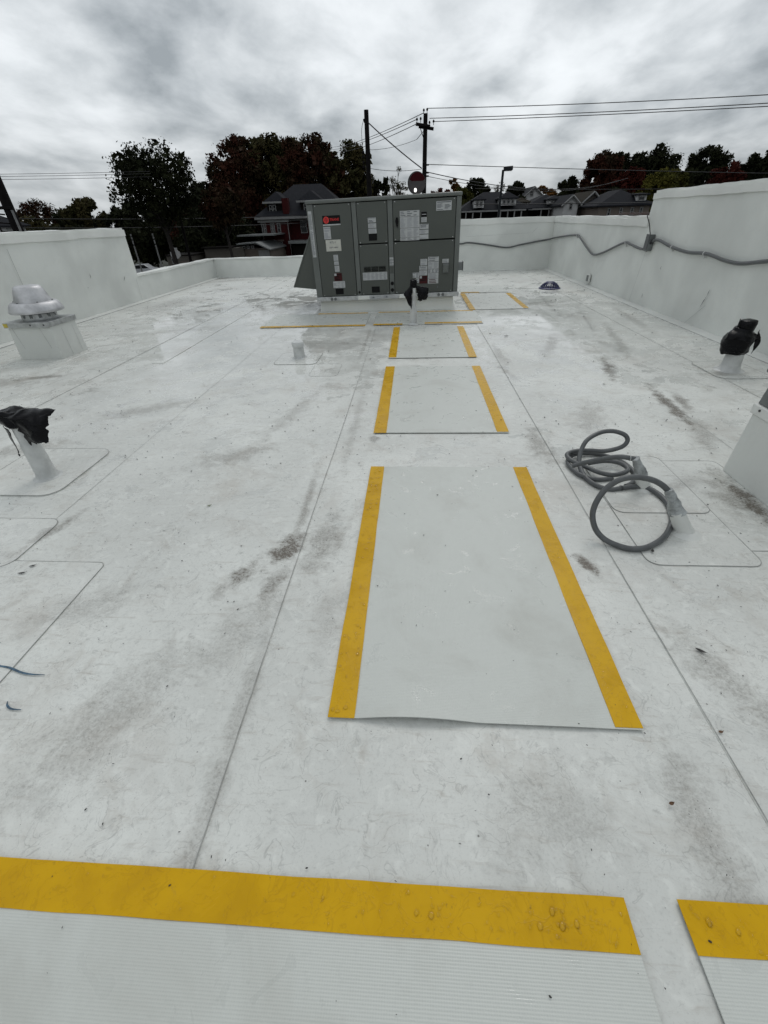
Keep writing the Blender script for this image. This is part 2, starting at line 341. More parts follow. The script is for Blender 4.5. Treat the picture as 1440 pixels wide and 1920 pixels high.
# ------------------------------------------------------------------ mesh helpers
class MB:
    def __init__(s): s.v = []; s.f = []
    def add(s, vs, fs):
        o = len(s.v); s.v += [tuple(p) for p in vs]; s.f += [tuple(i + o for i in f) for f in fs]; return s
    def box(s, c, d, rz=0.0, ry=0.0, taper=(1, 1)):
        M = Matrix.Rotation(rz, 3, 'Z') @ Matrix.Rotation(ry, 3, 'Y')
        vs = []
        for k in (-1, 1):
            tx, ty = (1, 1) if k < 0 else taper
            for (i, j) in ((-1, -1), (1, -1), (1, 1), (-1, 1)):
                vs.append(Vector(c) + M @ Vector((i * d[0] / 2 * tx, j * d[1] / 2 * ty, k * d[2] / 2)))
        return s.add(vs, [(3, 2, 1, 0), (4, 5, 6, 7), (0, 1, 5, 4), (1, 2, 6, 5), (2, 3, 7, 6), (3, 0, 4, 7)])
    def rng(s, x0, x1, y0, y1, z0, z1): return s.box(((x0 + x1) / 2, (y0 + y1) / 2, (z0 + z1) / 2), (abs(x1 - x0), abs(y1 - y0), abs(z1 - z0)))
    def tube(s, pts, r, n=8, cap=True):
        pts = [Vector(p) for p in pts]; m = len(pts)
        rs = r if isinstance(r, (list, tuple)) else [r] * m
        vs = []; up = None
        for i, p in enumerate(pts):
            d = (pts[min(i + 1, m - 1)] - pts[max(i - 1, 0)]).normalized()
            if up is None:
                up = Vector((0, 0, 1)) if abs(d.z) < .9 else Vector((1, 0, 0))
            a = (up - d * up.dot(d)).normalized(); bq = d.cross(a); up = a
            for k in range(n):
                t = 2 * math.pi * k / n
                vs.append(p + (a * math.cos(t) + bq * math.sin(t)) * rs[i])
        fs = [(i * n + k, i * n + (k + 1) % n, (i + 1) * n + (k + 1) % n, (i + 1) * n + k) for i in range(m - 1) for k in range(n)]
        if cap: fs += [tuple(range(n - 1, -1, -1)), tuple((m - 1) * n + k for k in range(n))]
        return s.add(vs, fs)
    def lathe(s, prof, c=(0, 0, 0), n=24, sq=0.0):
        vs = []; m = len(prof)
        for (r, z) in prof:
            for k in range(n):
                t = 2 * math.pi * k / n
                vs.append((c[0] + r * math.cos(t), c[1] + r * math.sin(t), c[2] + z))
        fs = [(i * n + k, i * n + (k + 1) % n, (i + 1) * n + (k + 1) % n, (i + 1) * n + k) for i in range(m - 1) for k in range(n)]
        fs += [tuple(range(n - 1, -1, -1)), tuple((m - 1) * n + k for k in range(n))]
        return s.add(vs, fs)
    def prism(s, poly, z0, z1):
        n = len(poly)
        vs = [(x, y, z0) for x, y in poly] + [(x, y, z1) for x, y in poly]
        fs = [tuple(range(n - 1, -1, -1)), tuple(range(n, 2 * n))] + [(i, (i + 1) % n, n + (i + 1) % n, n + i) for i in range(n)]
        return s.add(vs, fs)
    def xprism(s, poly, y0, y1):   # polygon in x,z extruded along y
        n = len(poly)
        vs = [(x, y0, z) for x, z in poly] + [(x, y1, z) for x, z in poly]
        fs = [tuple(range(n)), tuple(range(2 * n - 1, n - 1, -1))] + [(i, n + i, n + (i + 1) % n, (i + 1) % n) for i in range(n)]
        return s.add(vs, fs)
    def build(s, name, mat, parent=None, smooth=None, bevel=0.0):
        me = bpy.data.meshes.new(name); me.from_pydata(s.v, [], s.f)
        bmm = bmesh.new(); bmm.from_mesh(me); bmesh.ops.recalc_face_normals(bmm, faces=bmm.faces); bmm.to_mesh(me); bmm.free()
        me.materials.append(mat)
        if smooth is not None:
            me.shade_smooth(); me.set_sharp_from_angle(angle=R(smooth))
        o = bpy.data.objects.new(name, me); col.objects.link(o)
        if parent is not None: o.parent = parent
        if bevel:
            b = o.modifiers.new('bevel', 'BEVEL'); b.width = bevel; b.segments = 2; b.limit_method = 'ANGLE'
        return o
def tag(o, label=None, cat=None, group=None, kind=None):
    if label: o['label'] = label
    if cat: o['category'] = cat
    if group: o['group'] = group
    if kind: o['kind'] = kind
    return o
def empty(name, loc=(0, 0, 0), rz=0.0, label=None, cat=None, group=None):
    o = bpy.data.objects.new(name, None); col.objects.link(o); o.location = loc; o.rotation_euler = (0, 0, rz); o.empty_display_size = .2
    return tag(o, label, cat, group)
def catmull(pts, n=6):
    P = [Vector(p) for p in pts]; P = [P[0] * 2 - P[1]] + P + [P[-1] * 2 - P[-2]]
    out = []
    for i in range(1, len(P) - 2):
        for k in range(n):
            t = k / n
            out.append(.5 * ((2 * P[i]) + (-P[i - 1] + P[i + 1]) * t + (2 * P[i - 1] - 5 * P[i] + 4 * P[i + 1] - P[i + 2]) * t * t + (-P[i - 1] + 3 * P[i] - 3 * P[i + 1] + P[i + 2]) * t ** 3))
    out.append(P[-2]); return out
def rrect(x0, x1, y0, y1, r, n=5):
    o = []
    for (cx, cy, a) in ((x1 - r, y1 - r, 0), (x0 + r, y1 - r, 90), (x0 + r, y0 + r, 180), (x1 - r, y0 + r, 270)):
        for k in range(n + 1):
            t = R(a + 90 * k / n); o.append((cx + r * math.cos(t), cy + r * math.sin(t)))
    return o
def offset_line(poly, w, z0, z1, mb, closed=True, jit=0.0):
    n = len(poly); rng = range(n if closed else n - 1)
    for i in rng:
        a = Vector((*poly[i], 0)); b = Vector((*poly[(i + 1) % n], 0)); d = b - a
        if d.length < 1e-5: continue
        c = (a + b) / 2; mb.box((c.x, c.y, (z0 + z1) / 2), (d.length + w * .5, w, z1 - z0), rz=math.atan2(d.y, d.x))
    return mb
def wavy(name, x0, x1, y0, y1, z0, z1, mat, parent, res=.12, amp=.006, fr=2.2, bevel=.02, seed=0.0):
    bm = bmesh.new(); bmesh.ops.create_cube(bm, size=1)
    for v in bm.verts: v.co = Vector(((x0 + x1) / 2 + v.co.x * (x1 - x0), (y0 + y1) / 2 + v.co.y * (y1 - y0), (z0 + z1) / 2 + v.co.z * (z1 - z0)))
    if bevel: bmesh.ops.bevel(bm, geom=list(bm.edges), offset=bevel, segments=2, affect='EDGES')
    ext = (x1 - x0, y1 - y0, z1 - z0)
    for ax in range(3):
        n = int(ext[ax] / res)
        lo = (x0, y0, z0)[ax]
        for k in range(1, n):
            co = [0, 0, 0]; co[ax] = lo + ext[ax] * k / n; no = [0, 0, 0]; no[ax] = 1
            bmesh.ops.bisect_plane(bm, geom=list(bm.verts) + list(bm.edges) + list(bm.faces), plane_co=co, plane_no=no)
    for v in bm.verts:
        p = v.co * fr + Vector((seed, seed * 1.7, 0))
        d = noise.noise_vector(p) * amp + noise.noise_vector(p * 3.1) * amp * .4
        v.co += d
    me = bpy.data.meshes.new(name); bm.to_mesh(me); bm.free(); me.materials.append(mat); me.shade_smooth(); me.set_sharp_from_angle(angle=R(50))
    o = bpy.data.objects.new(name, me); col.objects.link(o); o.parent = parent
    return o
def text_mesh(body, size, mat, name, parent, loc, rot):
    cu = bpy.data.curves.new(name, 'FONT'); cu.body = body; cu.size = size; cu.align_x = 'CENTER'; cu.align_y = 'CENTER'; cu.resolution_u = 2; cu.offset = size * .012
    to = bpy.data.objects.new('txt', cu); col.objects.link(to)
    dg = bpy.context.evaluated_depsgraph_get(); dg.update()
    me = bpy.data.meshes.new_from_object(to.evaluated_get(dg)); me.name = name
    bpy.data.objects.remove(to, do_unlink=True)
    me.materials.clear(); me.materials.append(mat)
    o = bpy.data.objects.new(name, me); col.objects.link(o); o.parent = parent; o.location = loc; o.rotation_euler = rot
    return o

# ------------------------------------------------------------------ ground far below
GZ = -4.8
g = MB().add([(-1500, -1500, GZ), (1500, -1500, GZ), (1500, 1500, GZ), (-1500, 1500, GZ)], [(0, 1, 2, 3)]).build('ground', M_GRASS); tag(g, kind='structure')
s = MB().rng(-60, 60, 20, 40, GZ, GZ + .004).build('street', M_ASPH); tag(s, kind='structure')
s = MB().rng(-60, -7, -20, 19.8, GZ, GZ + .005).build('parking_lot', M_ASPH); tag(s, kind='structure')
s = MB().rng(-60, 60, 40, 42, GZ, GZ + .12).build('pavement', M_TAN); tag(s, kind='structure')
s = MB().rng(-5.48, 3.63, -5, 12.83, GZ, -.06).build('building_shell', M_BLDG); tag(s, kind='structure')

# ------------------------------------------------------------------ roof membrane in sheets
roof = MB().rng(-5.26, 3.41, -5, 12.61, -.06, -.004).build('roof', M_FLOOR); tag(roof, kind='structure')
SEAMS = [-5.25, -4.38, -3.08, -1.78, -.486, .845, 1.915, 2.62, 3.4]
for i in range(len(SEAMS) - 1):
    z = .0025 if i % 2 else 0.0
    MB().rng(SEAMS[i], SEAMS[i + 1], -5, 12.6, -.003, z).build('membrane_sheet', M_FLOOR, roof)
for i, x in enumerate(SEAMS[1:-1]):
    y0, y1 = {1: (-.6, 12.5), 2: (1.36, 12.5), 3: (.294, 12.5), 4: (-.6, 12.5), 5: (2.2, 12.5), 6: (-.6, 12.5)}.get(i, (-.6, 12.5))
    mb = MB(); n = 60; w = .0024
    ys = [y0 + (y1 - y0) * k / n for k in range(n + 1)]
    jx = [x + noise.noise(Vector((x * 7, yy * .9, 0))) * .006 for yy in ys]
    for k in range(n):
        a = (jx[k], ys[k]); b_ = (jx[k + 1], ys[k + 1])
        mb.add([(a[0] - w / 2, a[1], .0045), (a[0] + w / 2, a[1], .0045), (b_[0] + w / 2, b_[1], .0045), (b_[0] - w / 2, b_[1], .0045)], [(0, 1, 2, 3)])
    mb.build('seam_edge', M_EDGE, roof)
# weld band beside the laps and overlay strip near the walkway
for (x0, x1, y0, y1) in ((-.66, -.535, 4.8, 7.05), (-2.74, -2.62, 4.4, 12.3)):
    MB().rng(x0, x1, y0, y1, -.002, .0042).build('cover_strip', M_FLOOR, roof)
# patches welded to the sheet
def patch(x0, x1, y0, y1, r, z, parent=roof, name='membrane_patch', edge=.0026, mat=None):
    p = rrect(x0, x1, y0, y1, r)
    o = MB().prism(p, -.002, z).build(name, mat or M_FLOOR, parent)
    offset_line(p, edge, z - .001, z + .0008, MB()).build('patch_edge', M_EDGE, o)
    return o
patch(-2.4, -1.318, .55, 1.305, .03, .0052)
patch(-2.3, -1.74, 1.26, 1.62, .06, .0062)
patch(.975, 1.43, 1.35, 1.92, .05, .0052)
patch(.98, 1.43, 1.72, 2.30, .05, .0075)
patch(1.25, 1.73, 1.45, 2.25, .04, .0036)
patch(-.97, -.70, 3.9, 4.3, .05, .0036)
# flashing flap at the foot of the walls
for (x0, x1, y0, y1) in ((-5.25, -5.09, -5, 12.6), (3.24, 3.4, -5, 12.6), (-5.08, 3.23, 12.44, 12.6)):
    o = MB().rng(x0, x1, y0, y1, -.002, .0062).build('base_flashing', M_FLASH, roof)
    e = MB()
    if x1 - x0 < 1:
        xe = x1 if x0 < 0 else x0
        e.rng(xe - .002, xe + .002, y0, 12.4, .001, .0072)
    else: e.rng(x0 + .1, x1 - .1, y0 - .002, y0 + .002, .001, .0072)
    e.build('flashing_edge', M_EDGEL, o)

# ------------------------------------------------------------------ parapets
def parapet(label, x0, x1, y0, y1, h, inner, seed, seams=(), cop=.15):
    t = empty('parapet_wall', ((x0 + x1) / 2, (y0 + y1) / 2, 0), 0, label, 'wall', 'white parapet walls round the roof')
    ox, oy = (x0 + x1) / 2, (y0 + y1) / 2
    wavy('wall_face', x0 - ox, x1 - ox, y0 - oy, y1 - oy, -.05, h - .02, M_WALL, t, .16, .006, 1.6, .015, seed)
    wavy('coping', x0 - ox - .022, x1 - ox + .022, y0 - oy - .01, y1 - oy + .01, h - cop, h, M_FLASH, t, .09, .011, 3.0, .03, seed + 3)
    # fold line under the coping and lap seams on the inner face
    e = MB()
    for (u0, z0, u1, z1) in seams:
        n = 10
        for k in range(n):
            a, b_ = k / n, (k + 1) / n
            ua, ub = u0 + (u1 - u0) * a, u0 + (u1 - u0) * b_; za, zb = z0 + (z1 - z0) * a, z0 + (z1 - z0) * b_
            if inner in '+-':
                xx = (x1 if inner == '+' else x0) - ox; sx = .0135 if inner == '+' else -.0135
                e.add([(xx + sx, ua - oy - .003, za), (xx + sx, ua - oy + .003, za + .001), (xx + sx, ub - oy + .003, zb + .001), (xx + sx, ub - oy - .003, zb)], [(0, 1, 2, 3)])
            else:
                yy = y0 - oy - .0135
                e.add([(ua - ox - .004, yy, za), (ua - ox + .004, yy, za + .003), (ub - ox + .004, yy, zb + .003), (ub - ox - .004, yy, zb)], [(0, 1, 2, 3)])
    if seams: e.build('seam_edge', M_EDGEL, t)
    return t
PW_L = parapet('tall white parapet wall on the left behind the metal roof fan', -5.50, -5.25, -5, 8.92, 1.175, '+', 1.0, ((8.78, .0, 8.80, .38), (6.1, 0, 6.12, 1.0), (5.2, 0, 5.3, 1.0)))
parapet('low white parapet wall at far left beyond the tall section', -5.498, -5.252, 8.85, 12.852, .431, '+', 2.0, (), .06)
parapet('low white back parapet wall left of the grey rooftop unit', -5.40, -.35, 12.6, 12.85, .43, 'b', 3.0, (), .06)
parapet('higher white back parapet wall right of the grey rooftop unit', -.349, 3.50, 12.6, 12.85, 1.10, 'b', 4.0, ((1.3, .74, 2.9, .78), (2.9, .78, 3.0, .88)))
parapet('white right parapet wall between the back corner and the higher section', 3.402, 3.648, 7.60, 12.852, 1.10, '-', 5.0, ())
PW_R = parapet('tallest white parapet wall on the right carrying the grey conduit', 3.40, 3.65, -5, 7.69, 1.40, '-', 6.0, ((7.55, 0, 7.45, .68), (5.9, 0, 5.6, .25), (4.2, .0, 4.25, .45)), .13)

SCUFF_R = [(6.87, 0.55, 6.87, 0.49), (7.17, 0.17, 7.17, 0.1), (5.62, 0.42, 5.63, 0.34), (5.63, 0.35, 5.69, 0.21)]
SCUFF_L = [(7.54, 0.59, 7.52, 0.51), (7.37, 0.41, 7.37, 0.39), (8.49, 0.47, 8.39, 0.38)]
def scuff(parent, xx, y0, z0, y1, z1, w, mat):
    L = parent.location; d = Vector((0, y1 - y0, z1 - z0)); n_ = Vector((0, -d.z, d.y)).normalized() * w / 2
    a = Vector((xx - L.x, y0 - L.y, z0)); b_ = Vector((xx - L.x, y1 - L.y, z1)); m_ = (a + b_) / 2 + n_ * .8
    MB().add([a, m_ + n_, b_, m_ - n_], [(0, 1, 2, 3)]).build('scuff_mark', mat, parent)
for q in SCUFF_R: scuff(PW_R, 3.386, *q, .012, M_CONDUIT)
for q in SCUFF_L: scuff(PW_L, -5.236, *q, .012, M_CONDUIT)
# ------------------------------------------------------------------ walkway pads
def pad(label, x0, x1, y0, y1, tapes, lift=0.0, z0=.0055):
    t = empty('walkway_pad', ((x0 + x1) / 2, (y0 + y1) / 2, 0), 0, label, 'roof pad', 'walkway pads on the roof')
    ox, oy = (x0 + x1) / 2, (y0 + y1) / 2
    nx, ny = (40, 24) if lift else (10, 6)
    mb = MB(); vs = []
    for lay in (1, 0):
        for j in range(ny + 1):
            for i in range(nx + 1):
                x = x0 + (x1 - x0) * i / nx; y = y0 + (y1 - y0) * j / ny
                z = (.0035 if lay else .0005) + z0
                z += .0008 * noise.noise(Vector((x * 3, y * 3, 1)))
                if lift:
                    u = (x - x0) / (x1 - x0)
                    w_ = min(1, max(0, (u - .09) / .40))
                    z += (lift * math.sin(math.pi * w_) + .0025 * min(1, max(0, (.91 - u) / .1)) * min(1, max(0, (u - .09) / .1))) * max(0, 1 - (y - y0) / .10) ** 2
                vs.append((x - ox, y - oy, z))
    N = (nx + 1) * (ny + 1); fs = []
    for j in range(ny):
        for i in range(nx):
            a = j * (nx + 1) + i; q = (a, a + 1, a + nx + 2, a + nx + 1)
            fs.append(q); fs.append(tuple(N + k for k in reversed(q)))
    for i in range(nx): fs += [(i + 1, i, N + i, N + i + 1), (ny * (nx + 1) + i, ny * (nx + 1) + i + 1, N + ny * (nx + 1) + i + 1, N + ny * (nx + 1) + i)]
    for j in range(ny): fs += [(j * (nx + 1), (j + 1) * (nx + 1), N + (j + 1) * (nx + 1), N + j * (nx + 1)), ((j + 1) * (nx + 1) + nx, j * (nx + 1) + nx, N + j * (nx + 1) + nx, N + (j + 1) * (nx + 1) + nx)]
    mb.add(vs, fs).build('ribbed_mat', M_PAD, t, smooth=30)
    for (a0, a1, b0, b1) in tapes:
        along_y = (b1 - b0) > (a1 - a0)
        L = (b1 - b0) if along_y else (a1 - a0); n = max(8, int(L / .05))
        tv = []
        for k in range(n + 1):
            s_ = k / n
            for e in (0, 1):
                if along_y: x, y = (a0 if e == 0 else a1), b0 + L * s_
                else: x, y = a0 + L * s_, (b0 if e == 0 else b1)
                j1 = noise.noise(Vector((x * 6 + e * 9, y * 6, 4))) * .0022
                if along_y: x += j1
                else: y += j1
                tv.append((x - ox, y - oy, z0 + .0055 + .0012 * noise.noise(Vector((x * 8, y * 8, 2)))))
        tf = [(2 * k, 2 * k + 1, 2 * k + 3, 2 * k + 2) for k in range(n)]
        nv = len(tv); tv += [(x, y, z - .002) for x, y, z in tv]
        tf += [tuple(nv + i for i in reversed(q)) for q in list(tf)]
        tf += [(2 * k, 2 * k + 2, nv + 2 * k + 2, nv + 2 * k) for k in range(n)] + [(2 * k + 3, 2 * k + 1, nv + 2 * k + 1, nv + 2 * k + 3) for k in range(n)] + [(1, 0, nv, nv + 1), (2 * n, 2 * n + 1, nv + 2 * n + 1, nv + 2 * n)]
        MB().add(tv, tf).build('yellow_tape', M_TAPE, t, smooth=40)
    return t
pad('largest ribbed walkway pad with two yellow edge strips in the middle', -.235, .652, .656, 2.160, [(-.236, -.158, .655, 2.162), (.578, .653, .660, 2.159)], lift=.016)
pad('second walkway pad along the path, right edge strip speckled with dirt', -.253, .643, 2.635, 4.155, [(-.256, -.170, 2.630, 4.164), (.566, .643, 2.643, 4.147)])
pad('third walkway pad along the path, short one nearest the bagged pipe', -.247, .650, 4.468, 5.93, [(-.248, -.166, 4.483, 5.932), (.572, .652, 4.462, 5.925)])
pad('wide walkway pad across the bottom left with a broad yellow strip', -1.9, .455, -.62, .290, [(-1.9, .455, .207, .291)])
pad('walkway pad cut off at the bottom right corner with yellow strip', .566, 1.9, -.62, .294, [(.564, 1.9, .212, .295)])
pad('flat wet walkway pad before the unit at its left end', -2.085, -.637, 6.055, 6.985, [(-2.085, -.638, 6.053, 6.135), (-1.446, -.680, 6.955, 7.015)])
pad('flat walkway pad before the unit, behind the bagged middle pipe', -.531, .935, 6.10, 7.03, [(-.531, -.140, 6.088, 6.165), (.160, .925, 6.128, 6.205), (-.52, .90, 6.985, 7.04)])
pad('walkway pad beside the right end of the unit', .865, 1.748, 7.10, 8.66, [(.862, .945, 7.08, 8.70), (1.670, 1.752, 7.13, 8.64)])
pad('short far walkway pad behind the pad beside the unit', .89, 1.72, 8.80, 9.7, [(.885, 1.22, 8.79, 8.87)])

# ------------------------------------------------------------------ rooftop unit
UY = 7.08
curb = empty('roof_curb', (-.41, 8.0, 0), 0, 'white membrane wrapped curb under the grey rooftop unit', 'curb')
mb = MB(); mb.box((0, 0, .095), (2.06, 1.72, .19), taper=(.985, .985)); mb.build('curb_wall', M_WALL, curb, bevel=.015)
mb = MB(); mb.rng(-1.10, 1.10, -.99, .95, -.001, .0058); mb.build('curb_flange', M_FLASH, curb)
unit = empty('rooftop_unit', (-.41, UY, .19), 0, 'grey green packaged rooftop air conditioner covered in labels', 'air conditioner')
unit.rotation_euler = (0, R(-1.0), 0)
DY = 1.5
MB().rng(-1.035, 1.05, .03, DY - .03, .04, 1.19).build('cabinet_body', M_UNITD, unit)
MB().rng(-1.045, 1.062, .02, DY - .02, 1.185, 1.20).build('top_seam', M_UNITD, unit)
mb = MB(); mb.rng(-1.058, 1.075, -.018, DY + .018, 1.198, 1.242); mb.build('top_cover', M_UNITL, unit, bevel=.014)
# side skins
MB().rng(-1.045, -1.03, .01, DY, .05, 1.195).build('side_panel', M_UNIT, unit)
MB().rng(1.05, 1.066, .01, DY, .05, 1.195).build('side_panel', M_UNIT, unit)
MB().rng(-1.03, 1.05, DY - .02, DY, .05, 1.195).build('back_panel', M_UNIT, unit)
for (a, b_) in ((-1.048, -.958), (-.427, -.362), (.068, .137), (1.002, 1.068)):
    MB().rng(a, b_, .004, .05, .05, 1.195).build('corner_post', M_UNITL, unit, bevel=.004)
def panel(x0, x1, z0, z1, y=-.004):
    o = MB().rng(x0 + .004, x1 - .004, y, y + .03, z0 + .004, z1 - .004).build('access_panel', M_UNIT, unit, bevel=.004)
    for x in (x0 + .03, x1 - .03):
        for z in (z0 + .018, z1 - .018):
            sc_ = MB().lathe([(.006, 0), (.006, .002), (.003, .004)], (0, 0, 0), 8)
            sc_.v = [(x + vx, y - vz, z + vy) for vx, vy, vz in sc_.v]
            sc_.build('screw', M_GALV, o)
    return o
pL = panel(-.955, -.430, .055, 1.192)
pMU = panel(-.359, .065, .708, 1.192); pML = panel(-.359, .065, .055, .702)
pRU = panel(.140, .998, .722, 1.190, -.008); pRL = panel(.140, .998, .055, .714)
# stickers: backing plus printed rows
def sticker(x0, x1, z0, z1, mat=M_LABEL, rows=0, cols=1, head=False, ink=None, y=-.0085, tri=False, name='label'):
    if y == -.0085 and x0 > .14 and z0 > .72: y = -.0125
    o = MB().rng(x0, x1, y, y + .0022, z0, z1).build(name, mat, unit)
    p = MB(); yy = y - .0007
    w = x1 - x0; h = z1 - z0; r2 = random.Random(int(x0 * 977 + z0 * 131) & 0xffff)
    def q(a, b_, c, d): p.add([(a, yy, c), (b_, yy, c), (b_, yy, d), (a, yy, d)], [(0, 1, 2, 3)])
    if head: q(x0 + w * (.28 if tri else .05), x1 - w * .05, z1 - h * .16, z1 - h * .06)
    if tri: p.add([(x0 + w * .05, yy, z1 - h * .22), (x0 + w * .25, yy, z1 - h * .22), (x0 + w * .15, yy, z1 - h * .03)], [(0, 1, 2)])
    top = z1 - h * (.24 if head or tri else .06)
    for c in range(cols):
        a = x0 + w * (c + .10) / cols; b_ = x0 + w * (c + .90) / cols
        for k in range(rows):
            zz = top - (top - z0 - h * .05) * (k + .5) / rows
            if r2.random() < .1: continue
            q(a, a + (b_ - a) * r2.uniform(.55, 1), zz - h * .20 / max(rows, 3), zz + h * .20 / max(rows, 3))
    if p.f: p.build('print', ink or M_INKL, o)
    return o
plate = sticker(-.838, -.590, .962, 1.060, M_BLACK, name='name_plate')
MB().rng(-.838, -.590, -.0080, -.0062, .948, .961).build('plate_edge', M_GALV, unit)
# emblem disc and lettering
def disc(cx, cz, r, y, mat, name, parent, n=24, r_in=0.0):
    mb = MB()
    if r_in: 
        vs = []
        for k in range(n):
            t_ = 2 * math.pi * k / n; vs += [(cx + r * math.cos(t_), y, cz + r * math.sin(t_)), (cx + r_in * math.cos(t_), y, cz + r_in * math.sin(t_))]
        mb.add(vs, [(2 * k, 2 * k + 1, (2 * k + 3) % (2 * n), (2 * k + 2) % (2 * n)) for k in range(n)])
    else: mb.add([(cx + r * math.cos(2 * math.pi * k / n), y, cz + r * math.sin(2 * math.pi * k / n)) for k in range(n)], [tuple(range(n))])
    return mb.build(name, mat, parent)
disc(-.788, 1.011, .038, -.0095, M_RED, 'emblem', plate)
disc(-.788, 1.011, .040, -.0100, M_REDL, 'emblem_ring', plate, r_in=.034)
mb = MB()
mb.add([(-.800, -.0102, 1.036), (-.775, -.0102, 1.036), (-.775, -.0102, 1.028), (-.800, -.0102, 1.028)], [(0, 1, 2, 3)])
mb.add([(-.791, -.0102, 1.028), (-.784, -.0102, 1.028), (-.780, -.0102, .984), (-.795, -.0102, .984)], [(0, 1, 2, 3)])
mb.add([(-.815, -.0102, 1.012), (-.798, -.0102, 1.016), (-.798, -.0102, 1.008), (-.815, -.0102, 1.004)], [(0, 1, 2, 3)])
mb.add([(-.778, -.0102, 1.016), (-.761, -.0102, 1.012), (-.761, -.0102, 1.004), (-.778, -.0102, 1.008)], [(0, 1, 2, 3)])
mb.build('emblem_mark', M_REDDK, plate)
tx = text_mesh('TRANE', .042, M_RED, 'lettering', plate, (-.672, -.0100, 1.012), (R(90), 0, 0)); tx.scale = (1.0, 1.0, 1)
sticker(-.838, -.740, .788, .932, rows=9, head=True)
rp = sticker(-.826, -.610, .640, .778, M_CREAM, name='tag_plate')
text_mesh('RTU 1', .034, M_INK, 'lettering', rp, (-.722, -.0098, .745), (R(90), 0, 0))
text_mesh('2007-1480A', .026, M_INK, 'lettering', rp, (-.715, -.0098, .684), (R(90), 0, 0))
sticker(-.734, -.668, .520, .594, rows=6); sticker(-.733, -.667, .468, .512, rows=4); sticker(-.732, -.664, .380, .458, rows=6)
rl = sticker(-.752, -.636, .262, .362, M_MAROON, rows=4, ink=M_BLACK); sticker(-.748, -.716, .328, .358, M_LABEL, rows=0, tri=True, y=-.0105, ink=M_INK)
sticker(-.778, -.600, .168, .256, rows=6, cols=3)
sticker(-.751, -.632, .083, .160, M_BLACK, name='knockout_cover')
sticker(-1.034, -.985, .575, 1.12, rows=40, ink=M_INK, y=.0015)
sticker(-.207, -.095, .955, 1.010, rows=3, head=True, tri=True, ink=M_INK); sticker(-.206, -.094, .892, .945, rows=5); sticker(-.205, -.093, .828, .884, rows=5)
sticker(-.206, -.090, .743, .824, M_BLACK, name='knockout_cover')
for k in range(3):
    x0 = -.302 + k * .109
    MB().rng(x0, x0 + .098, -.0065, .0, .358, .425).build('louvre', M_UNITD, unit)
    mb = MB()
    for j in range(4): mb.box((x0 + .049, -.010, .366 + j * .017), (.096, .010, .004), 0, 0)
    mb.build('louvre_blade', M_UNIT, unit)
sticker(-.326, .034, .252, .352, rows=8, cols=6)
sticker(-.204, -.086, .085, .166, M_BLACK, name='knockout_cover')
for k in range(3): sticker(.076, .132, .428 + k * .036, .456 + k * .036, rows=2, ink=M_INK, y=.0015)
sticker(.080, .128, .326, .414, M_UNIT, y=.0015, name='hasp_plate')
for (x, z, r) in ((.104, .197, .024), (.104, .110, .024), (-.392, .097, .017)):
    mb = MB(); mb.lathe([(r, 0), (r, .012), (r * .6, .013)], (0, 0, 0), 16)
    mb.v = [(x + a, .006 - c, z + b_) for a, b_, c in mb.v]; mb.build('hole_plug', M_BLACK, unit, smooth=40)
# latch
mb = MB(); mb.xprism([(.172, .955), (.185, .995), (.205, .998), (.216, .955), (.207, .905), (.197, .870), (.186, .905)], -.03, -.008); mb.build('latch', M_BLACK, unit, bevel=.004)
sticker(.236, .504, 1.000, 1.066, rows=3, cols=3, ink=M_INK); sticker(.237, .504, .872, .996, rows=12, cols=3); sticker(.238, .504, .762, .868, rows=9, cols=3); sticker(.238, .504, .722, .758, rows=2, cols=3, ink=M_INK)
sticker(.530, .604, .988, 1.042, M_BLACK, rows=1, ink=M_LABEL); sticker(.530, .604, .927, .982, rows=5)
sticker(.506, .630, .848, .906, rows=3, head=True, tri=True, ink=M_INK); sticker(.506, .630, .792, .840, rows=4); sticker(.506, .630, .732, .784, rows=3)
sticker(.731, .936, 1.046, 1.150, rows=6, cols=2, head=True, ink=M_INK)
sticker(.520, .618, .412, .490, rows=5); sticker(.505, .620, .352, .406, rows=2, head=True, tri=True, ink=M_INK); sticker(.505, .620, .283, .346, rows=4)
sticker(.505, .621, .178, .278, M_MAROON, rows=4, ink=M_BLACK); sticker(.509, .541, .245, .275, M_LABEL, tri=True, y=-.0105, ink=M_INK)
sticker(.630, .782, .455, .513, rows=2, head=True, tri=True, ink=M_INK); sticker(.630, .782, .362, .450, rows=8, cols=2); sticker(.630, .782, .312, .358, rows=4, cols=3, ink=M_INK); sticker(.630, .782, .240, .308, rows=6); sticker(.630, .782, .172, .236, rows=3, ink=M_MAROON)
sticker(.408, .500, .255, .322, rows=4, cols=2, ink=M_INK); sticker(.455, .500, .192, .250, rows=2, ink=M_INK)
sticker(.834, .924, .428, .478, rows=2, ink=M_INK)
sticker(.768, .780, .112, .140, M_INK)
o = MB().rng(.846, .924, -.040, -.006, .308, .422).build('disconnect_cover', M_GSHEET, unit, bevel=.006)
MB().rng(.858, .912, -.052, -.041, .320, .404).build('flap', M_UNITL, o, bevel=.003)
o = MB().rng(1.066, 1.132, .06, .20, .318, .425).build('junction_box', M_GSHEET, unit, bevel=.004)
MB().rng(1.133, 1.142, .05, .21, .312, .431).build('box_lid', M_GSHEET, o, bevel=.003)
